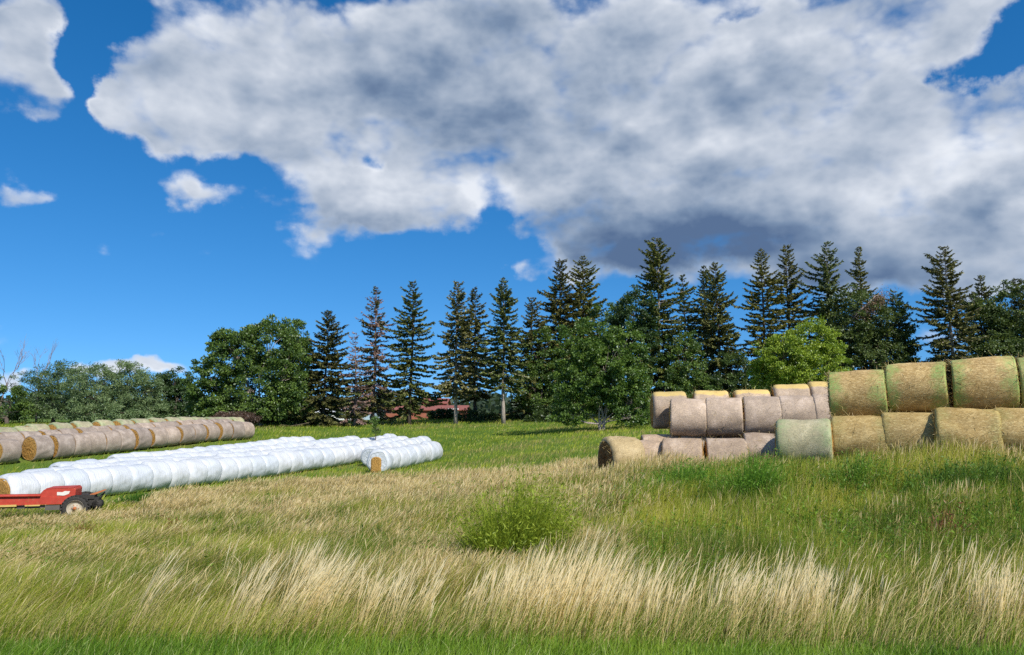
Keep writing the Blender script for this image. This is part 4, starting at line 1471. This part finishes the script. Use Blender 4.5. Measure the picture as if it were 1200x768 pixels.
# ------------------------------------------------------------------ buildings glimpsed behind the trees
def building(name, pxl, pxr, Y, eave_py, ridge_h, depth, wm, rm, label, cat, wins=(), doors=()):
    x0, x1 = xat(pxl, Y), xat(pxr, Y)
    g = gz((x0 + x1) / 2, Y) - .3
    ez = at((pxl + pxr) / 2, eave_py, Y)[2] - g
    w = x1 - x0
    e = empty(name, ((x0 + x1) / 2, Y, g))
    tag(e, label, cat)
    b = MB()
    b.prism([(-w / 2, 0), (w / 2, 0), (w / 2, ez), (-w / 2, ez)], 0, depth)
    b.add([(-w / 2, 0, ez), (-w / 2, depth, ez), (-w / 2, depth / 2, ez + ridge_h)], [(0, 1, 2)])
    b.add([(w / 2, 0, ez), (w / 2, depth, ez), (w / 2, depth / 2, ez + ridge_h)], [(0, 2, 1)])
    wall = b.build('wall', wm, e)
    r = MB()
    o, t = .35, .10
    for s in (0, 1):
        y0 = -o if s == 0 else depth + o
        zz = ez - o * ridge_h / (depth / 2) + .02
        v = [(-w / 2 - o, y0, zz), (w / 2 + o, y0, zz), (w / 2 + o, depth / 2, ez + ridge_h + .02), (-w / 2 - o, depth / 2, ez + ridge_h + .02)]
        v2 = [(p[0], p[1], p[2] + t) for p in v]
        r.add(v + v2, [(0, 1, 2, 3), (7, 6, 5, 4), (0, 4, 5, 1), (1, 5, 6, 2), (2, 6, 7, 3), (3, 7, 4, 0)])
    r.build('roof', rm, e)
    for (u, z0, ww, hh) in wins:
        f = MB(); f.box((u * w, -.03, z0 + hh / 2), (ww, .06, hh)); fo = f.build('window', M['shed_white'], e)
        p = MB(); p.box((u * w, -.065, z0 + hh / 2), (ww * .82, .02, hh * .82)); p.build('pane', M['glass'], fo)
    for (u, ww, hh) in doors:
        f = MB(); f.box((u * w, -.04, hh / 2 + .15), (ww, .07, hh)); f.build('door', M['shed_white'], e)
    return e


building('red_barn', 452, 545, 112, 481, .7, 9, M['barn_red'], M['barn_roof'], 'low red barn glimpsed between the spruce trunks', 'barn', wins=((-.3, .9, .8, .6), (.1, .9, .8, .6)), doors=((.35, 1.6, 1.8),))
building('red_annex', 496, 522, 122, 473, .8, 7, M['barn_red'], M['barn_roof'], 'taller red gable rising behind the low red barn', 'barn', wins=((0, 2.2, .8, .8),))
building('white_shed', 370, 414, 105, 483.5, .5, 8, M['shed_white'], M['shed_white'], 'low white shed glimpsed under the olive green spruce', 'shed', doors=((.2, 1.2, 1.6),))
building('blue_shed', 416, 436, 107, 482, .5, 8, M['shed_blue'], M['shed_blue'], 'small pale blue shed right of the low white one', 'shed', doors=((-.2, 1.0, 1.6),))

# ------------------------------------------------------------------ weeds and the yellow green bush in the field
def weed_clump(px, py, Y, rx, h, label, seed, cd, cl, n=1400, name='weed_clump', cat='weeds', spread=.5, lw=.010, leafy=True, group='weed clumps in the field'):
    r_ = np.random.default_rng(seed)
    x = xat(px, Y); g = gz(x, Y)
    a = r_.uniform(0, 6.283, n); rr_ = r_.random(n) ** .6 * rx
    bx, by = np.cos(a) * rr_, np.sin(a) * rr_ * .8
    bz = ground(x + bx, Y + by) - g - .03
    dirv = unit(np.stack([bx, by], 1) + r_.normal(0, .12, (n, 2)) + np.array([.18, 0]))
    hh = h * r_.uniform(.55, 1.08, n) * (1 - .45 * (rr_ / rx) ** 2)
    lean = np.clip(rr_ / rx * spread + r_.normal(.1, .15, n), 0, 1.3)
    t = np.clip(r_.normal(.5, .28, n), 0, 1)
    c = np.repeat((np.asarray(cd)[None] * (1 - t)[:, None] + np.asarray(cl)[None] * t[:, None])[:, None, :], 4, 1) * np.linspace(.8, 1.1, 4)[None, :, None]
    pr = [blades(np.stack([bx, by, bz], 1), hh, lean, r_.uniform(.6, 1.3, n) * lw, LV4, [.8, 1, .7, .08], c, dirv, 1.5, face=r_.uniform(-1.5, 1.5, n))]
    if leafy:
        m = n * 3
        i = r_.integers(0, n, m); s = r_.uniform(.25, 1., m)
        P = np.stack([bx[i] + hh[i] * lean[i] * s ** 1.5 * dirv[i, 0], by[i] + hh[i] * lean[i] * s ** 1.5 * dirv[i, 1], bz[i] + hh[i] * (s - .22 * lean[i] * s ** 2.2)], 1)
        d = unit(r_.normal(0, 1, (m, 3)) + np.array([.3, 0, .5])); sd = unit(np.cross(d, r_.normal(0, 1, (m, 3))))
        t = np.clip(r_.normal(.55, .28, m), 0, 1)
        C = np.asarray(cd)[None] * (1 - t)[:, None] + np.asarray(cl)[None] * t[:, None]
        ln = r_.uniform(.05, .11, m)
        pr.append(kites(P, d, sd, ln, ln * .26, C))
    V, Q, C = join(pr)
    o = link(name, mesh_np(name, V, Q, C), M['grass'])
    o.location = (x, Y, g)
    tag(o, label, cat, group)
    return o


weed_clump(606, 0, 12.8, .60, 1.95, 'dome shaped yellow green bush in the middle of the field', 401, (.14, .21, .016), (.38, .46, .06), 2600, 'field_bush', 'bush', .45, .007, True, 'bushes in the field')
weed_clump(572, 0, 12.9, .34, 1.35, 'smaller yellow green bush against the left side of the dome shaped one', 402, (.12, .19, .015), (.32, .41, .06), 900, 'field_bush', 'bush', .4, .007, True, 'bushes in the field')
weed_clump(878, 0, 17.0, .55, 1.35, 'tall bright green weed clump with a dark gap at its left foot', 403, (.07, .18, .02), (.20, .37, .05), 900, lw=.013)
weed_clump(800, 0, 18.5, .80, 1.15, 'fresh green weed clump before the grey brown bales', 404, (.075, .18, .02), (.20, .37, .05), 900, lw=.013)
weed_clump(1155, 0, 15.2, .7, 1.0, 'dark green weed clump near the right picture edge', 405, (.05, .12, .018), (.16, .27, .05), 800, lw=.014)
weed_clump(1100, 0, 15.4, .6, .95, 'dark green weed clump second from the right picture edge', 408, (.05, .12, .018), (.16, .28, .05), 700, lw=.014)
weed_clump(1000, 0, 16.6, .7, 1.0, 'green weed clump below the straw gold bales', 406, (.06, .15, .02), (.19, .33, .05), 700, lw=.013)
weed_clump(745, 0, 18.0, .6, .8, 'green weed clump below the tan hay end bale', 409, (.07, .16, .02), (.21, .35, .05), 700, lw=.012)
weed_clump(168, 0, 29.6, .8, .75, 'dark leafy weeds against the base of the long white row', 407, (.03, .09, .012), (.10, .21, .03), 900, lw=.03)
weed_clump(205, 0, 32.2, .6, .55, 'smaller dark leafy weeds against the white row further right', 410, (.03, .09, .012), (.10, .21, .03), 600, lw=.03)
for i_, (px_, Y_, h_, lb_) in enumerate(((103, 19.0, .75, 'rusty brown seeding weed below the red machine'), (203, 17.5, .95, 'rusty brown seeding weed with the tallest stem, left half of the field'),
                                         (1098, 12.6, .95, 'rusty brown seeding weed low at the right of the field'), (712, 18.0, .8, 'rusty brown seeding weed below the tan hay end bale'))):
    weed_clump(px_, 0, Y_, .28, h_, lb_, 430 + i_, (.16, .07, .035), (.34, .17, .08), 160, 'dock_weed', 'weed', .4, .012, True, 'rusty dock weeds')
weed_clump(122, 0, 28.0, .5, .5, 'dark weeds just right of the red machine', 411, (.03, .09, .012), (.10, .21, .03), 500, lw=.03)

make_grass()

# ------------------------------------------------------------------ sun, sky, camera
SUN_AZ, SUN_EL = R(35), R(43)        # behind the camera, to the right
to_sun = Vector((math.sin(SUN_AZ) * math.cos(SUN_EL), -math.cos(SUN_AZ) * math.cos(SUN_EL), math.sin(SUN_EL)))
sd = bpy.data.lights.new('sun', 'SUN')
sd.energy = 4.9
sd.angle = R(.5)
sd.color = (1.0, .94, .83)
so = bpy.data.objects.new('sun', sd)
COL.objects.link(so)
so.rotation_euler = to_sun.to_track_quat('Z', 'Y').to_euler()

w = bpy.data.worlds.new('World')
scene.world = w
w.use_nodes = True
nt = w.node_tree
nt.nodes.clear()
sky = N(nt, 'ShaderNodeTexSky', sky_type='NISHITA')
sky.sun_disc = False
sky.sun_elevation = SUN_EL
sky.sun_rotation = math.pi - SUN_AZ        # clockwise from +Y
sky.altitude = 300
sky.air_density = 1.0
sky.dust_density = .05
sky.ozone_density = 4.0
SKY_K = .125
hsv = N(nt, 'ShaderNodeHueSaturation')
hsv.inputs['Saturation'].default_value = 1.33
hsv.inputs['Value'].default_value = 1.0
L(nt, sky.outputs[0], hsv.inputs['Color'])
tc0 = N(nt, 'ShaderNodeTexCoord')
vm0 = N(nt, 'ShaderNodeVectorMath', operation='ADD'); L(nt, tc0.outputs['Generated'], vm0.inputs[0]); vm0.inputs[1].default_value = (0, 0, .13)
vm1 = N(nt, 'ShaderNodeVectorMath', operation='NORMALIZE'); L(nt, vm0.outputs[0], vm1.inputs[0])
L(nt, vm1.outputs[0], sky.inputs['Vector'])
bg = N(nt, 'ShaderNodeBackground')
bg.inputs[1].default_value = SKY_K
L(nt, hsv.outputs[0], bg.inputs[0])

# ---- clouds by direction: azimuth / elevation
tc = N(nt, 'ShaderNodeTexCoord')
sep = N(nt, 'ShaderNodeSeparateXYZ'); L(nt, tc.outputs['Generated'], sep.inputs[0])
az = mth(nt, 'ARCTAN2', sep.outputs[0], sep.outputs[1])
el = mth(nt, 'ARCSINE', sep.outputs[2])
cv = N(nt, 'ShaderNodeCombineXYZ'); L(nt, az, cv.inputs[0]); L(nt, el, cv.inputs[1])
P = cv.outputs[0]


def vadd(a, b):
    n = N(nt, 'ShaderNodeVectorMath', operation='ADD')
    for s, v in zip(n.inputs, (a, b)):
        if hasattr(v, 'is_linked'): L(nt, v, s)
        else: s.default_value = v
    return n.outputs[0]


def vscale(a, k):
    n = N(nt, 'ShaderNodeVectorMath', operation='MULTIPLY')
    L(nt, a, n.inputs[0]); n.inputs[1].default_value = k
    return n.outputs[0]


def vmad(a, k, b):
    n = N(nt, 'ShaderNodeVectorMath', operation='MULTIPLY_ADD')
    L(nt, a, n.inputs[0]); n.inputs[1].default_value = k; n.inputs[2].default_value = b
    return n.outputs[0]


warp1 = vmad(noise(nt, P, 4.5, 3, .55, 'Color'), (.20, .13, 0), (-.10, -.065, 0))
warp2 = vmad(noise(nt, P, 16.0, 5, .6, 'Color'), (.075, .05, 0), (-.0375, -.025, 0))
PW = vadd(P, vadd(warp1, warp2))
PS = vadd(P, vmad(noise(nt, P, 7.0, 2, .5, 'Color'), (.03, .02, 0), (-.015, -.01, 0)))


def blob_sum(blobs, vec, start=0.0):
    acc = None
    for (px, py, rx, ry, wt) in blobs:
        a, e = azel(px, py)
        a2, _ = azel(px + 10, py); _, e2 = azel(px, py - 10)
        ra = rx * (a2 - a) / 10; re = ry * (e2 - e) / 10
        v = vmad(vec, (1 / ra, 1 / re, 0), (-a / ra, -e / re, 0))
        ln = N(nt, 'ShaderNodeVectorMath', operation='LENGTH'); L(nt, v, ln.inputs[0])
        f = mrange(nt, ln.outputs['Value'], 1.0, 0.0, 0.0, wt)
        acc = f if acc is None else mth(nt, 'ADD', acc, f)
    return mth(nt, 'ADD', acc, start) if start else acc


COVER = [  # px, py, rx, ry, weight
    (330, 40, 260, 110, .9), (270, 120, 190, 100, .8), (520, 120, 330, 190, 1.0), (440, 235, 175, 95, .85), (760, 60, 420, 190, 1.0), (1000, 150, 330, 230, 1.0),
    (760, 210, 300, 170, 1.0), (700, 285, 170, 70, .7), (880, 280, 300, 110, .9), (1130, 260, 210, 130, .9), (1060, 40, 220, 120, .7), (1180, 175, 140, 90, .7),
    (1180, 300, 120, 60, .5), (1040, 320, 200, 40, .45),
    (45, 65, 135, 115, 1.0), (30, 10, 110, 60, .6), (90, 122, 60, 36, .45),
    (236, 232, 84, 26, .78), (210, 150, 110, 80, .8), (185, 165, 70, 50, .4), (255, 160, 120, 56, .7), (185, 160, 60, 50, .4), (320, 195, 80, 44, .5), (400, 250, 125, 52, .6), (490, 252, 100, 56, .5), (180, 90, 70, 70, .4), (5, 234, 60, 26, .62), (66, 150, 50, 24, .55), (620, 323, 44, 14, .4),
    (14, 425, 54, 28, 1.0), (52, 428, 44, 24, .95), (140, 434, 70, 20, 1.0), (195, 436, 60, 17, .9), (15, 350, 60, 9, .30),
    (1150, 318, 130, 26, .4), (1095, 385, 70, 30, .55), (1060, 360, 60, 16, .25),
]
HOLES = [(585, 268, 45, 26, .5), (420, 195, 26, 24, .55), (1150, 75, 90, 48, 1.0), (1195, 40, 60, 40, .7), (1130, 90, 40, 30, .4), (880, 3, 40, 12, .3), (130, 40, 60, 110, .55), (135, 105, 42, 60, .6), (120, 60, 40, 60, .3),
         (1090, 350, 110, 26, .6), (560, 320, 120, 40, .6)]
cov = blob_sum(COVER, PW)
cov = mth(nt, 'MINIMUM', cov, .98)
hol = blob_sum(HOLES, PW)
# broken cloud everywhere outside the field the photograph shows
out_az = mrange(nt, mth(nt, 'ABSOLUTE', az), .72, 1.0, 0, .42)
out_el = mrange(nt, el, .60, .85, 0, .42)
cov = mth(nt, 'ADD', cov, mth(nt, 'MAXIMUM', out_az, out_el))
cov = mth(nt, 'SUBTRACT', cov, hol)
Pn = vscale(PS, (1.0, 1.55, 1.0))
def heights(vec):
    a = noise(nt, vec, 5.5, 6, .5)
    v = N(nt, 'ShaderNodeTexVoronoi', voronoi_dimensions='2D', feature='SMOOTH_F1')
    v.inputs['Scale'].default_value = 8.0; v.inputs['Detail'].default_value = 3.0; v.inputs['Roughness'].default_value = .55
    v.inputs['Smoothness'].default_value = .6; v.inputs['Lacunarity'].default_value = 2.1
    L(nt, vec, v.inputs['Vector'])
    puff = mth(nt, 'SUBTRACT', .85, v.outputs['Distance'])
    return mth(nt, 'ADD', mth(nt, 'MULTIPLY', a, .72), mth(nt, 'MULTIPLY', puff, .42))


n_big = heights(Pn)
n_fine = noise(nt, Pn, 24.0, 5, .6)
dens = mth(nt, 'ADD', cov, mth(nt, 'MULTIPLY', mth(nt, 'SUBTRACT', n_big, .52), 1.5))
dens = mth(nt, 'ADD', dens, mth(nt, 'MULTIPLY', mth(nt, 'SUBTRACT', n_fine, .5), .46))
alpha = mrange(nt, dens, .08, .68)

# brightness of the cloud: lit from above, thick parts seen from below are greyer
n_s1 = noise(nt, Pn, 4.0, 4, .5)
n_off = heights(vadd(Pn, (.018, .048, 0)))
relief = mth(nt, 'SUBTRACT', n_big, n_off)
DARK = [(700, 285, 200, 85, .46), (560, 110, 230, 80, .20), (900, 295, 280, 80, .44), (790, 300, 120, 40, .2), (600, 40, 200, 60, .12), (880, 95, 170, 55, .18), (1140, 250, 80, 36, .30), (440, 110, 140, 60, .14),
        (1000, 330, 220, 36, .30), (1180, 230, 60, 40, .2), (470, 265, 80, 30, .15), (620, 170, 160, 70, .15)]
LIGHT = [(240, 150, 140, 80, .22), (60, 60, 110, 70, .18), (430, 225, 120, 50, .22), (620, 230, 90, 50, .25), (1090, 200, 140, 90, .20), (860, 40, 150, 40, .22), (760, 190, 110, 40, .15), (1000, 250, 100, 50, .20), (1180, 140, 90, 50, .15),
         (30, 425, 60, 30, .3), (150, 437, 90, 24, .25), (560, 235, 60, 40, .2)]
sh = mth(nt, 'ADD', .56, mth(nt, 'MULTIPLY', mth(nt, 'SUBTRACT', n_s1, .5), .38))
sh = mth(nt, 'ADD', sh, mth(nt, 'MULTIPLY', relief, .95))
sh = mth(nt, 'SUBTRACT', sh, blob_sum(DARK, PW))
sh = mth(nt, 'ADD', sh, blob_sum(LIGHT, PW))
thin = mrange(nt, dens, .30, .95, .27, -.05)
sh = mth(nt, 'ADD', sh, thin)
ccol = ramp(nt, sh, [(0, (.085, .135, .24)), (.25, (.17, .235, .345)), (.50, (.32, .38, .475)), (.75, (.49, .535, .61)), (1.0, (.70, .73, .78))])
bgc = N(nt, 'ShaderNodeBackground')
bgc.inputs[1].default_value = 1.0
L(nt, ccol, bgc.inputs[0])
mx = N(nt, 'ShaderNodeMixShader')
L(nt, mth(nt, 'MULTIPLY', alpha, .96), mx.inputs[0])
L(nt, bg.outputs[0], mx.inputs[1]); L(nt, bgc.outputs[0], mx.inputs[2])
wo = N(nt, 'ShaderNodeOutputWorld')
L(nt, mx.outputs[0], wo.inputs[0])

cd = bpy.data.cameras.new('camera')
cam = bpy.data.objects.new('camera', cd)
COL.objects.link(cam)
cd.sensor_width = 36; cd.lens = 26
cd.clip_end = 8000
cd.clip_start = .05
cam.location = (0, 0, ZC)
cam.rotation_euler = (math.pi / 2 + PITCH, 0, 0)
scene.camera = cam
scene.render.engine = 'CYCLES'
scene.cycles.max_bounces = 6
scene.cycles.diffuse_bounces = 3
scene.cycles.transparent_max_bounces = 4
scene.cycles.use_denoising = False
vs = scene.view_settings
vs.view_transform = 'Standard'
vs.look = 'None'
vs.exposure = 0.28
vs.gamma = 1.0
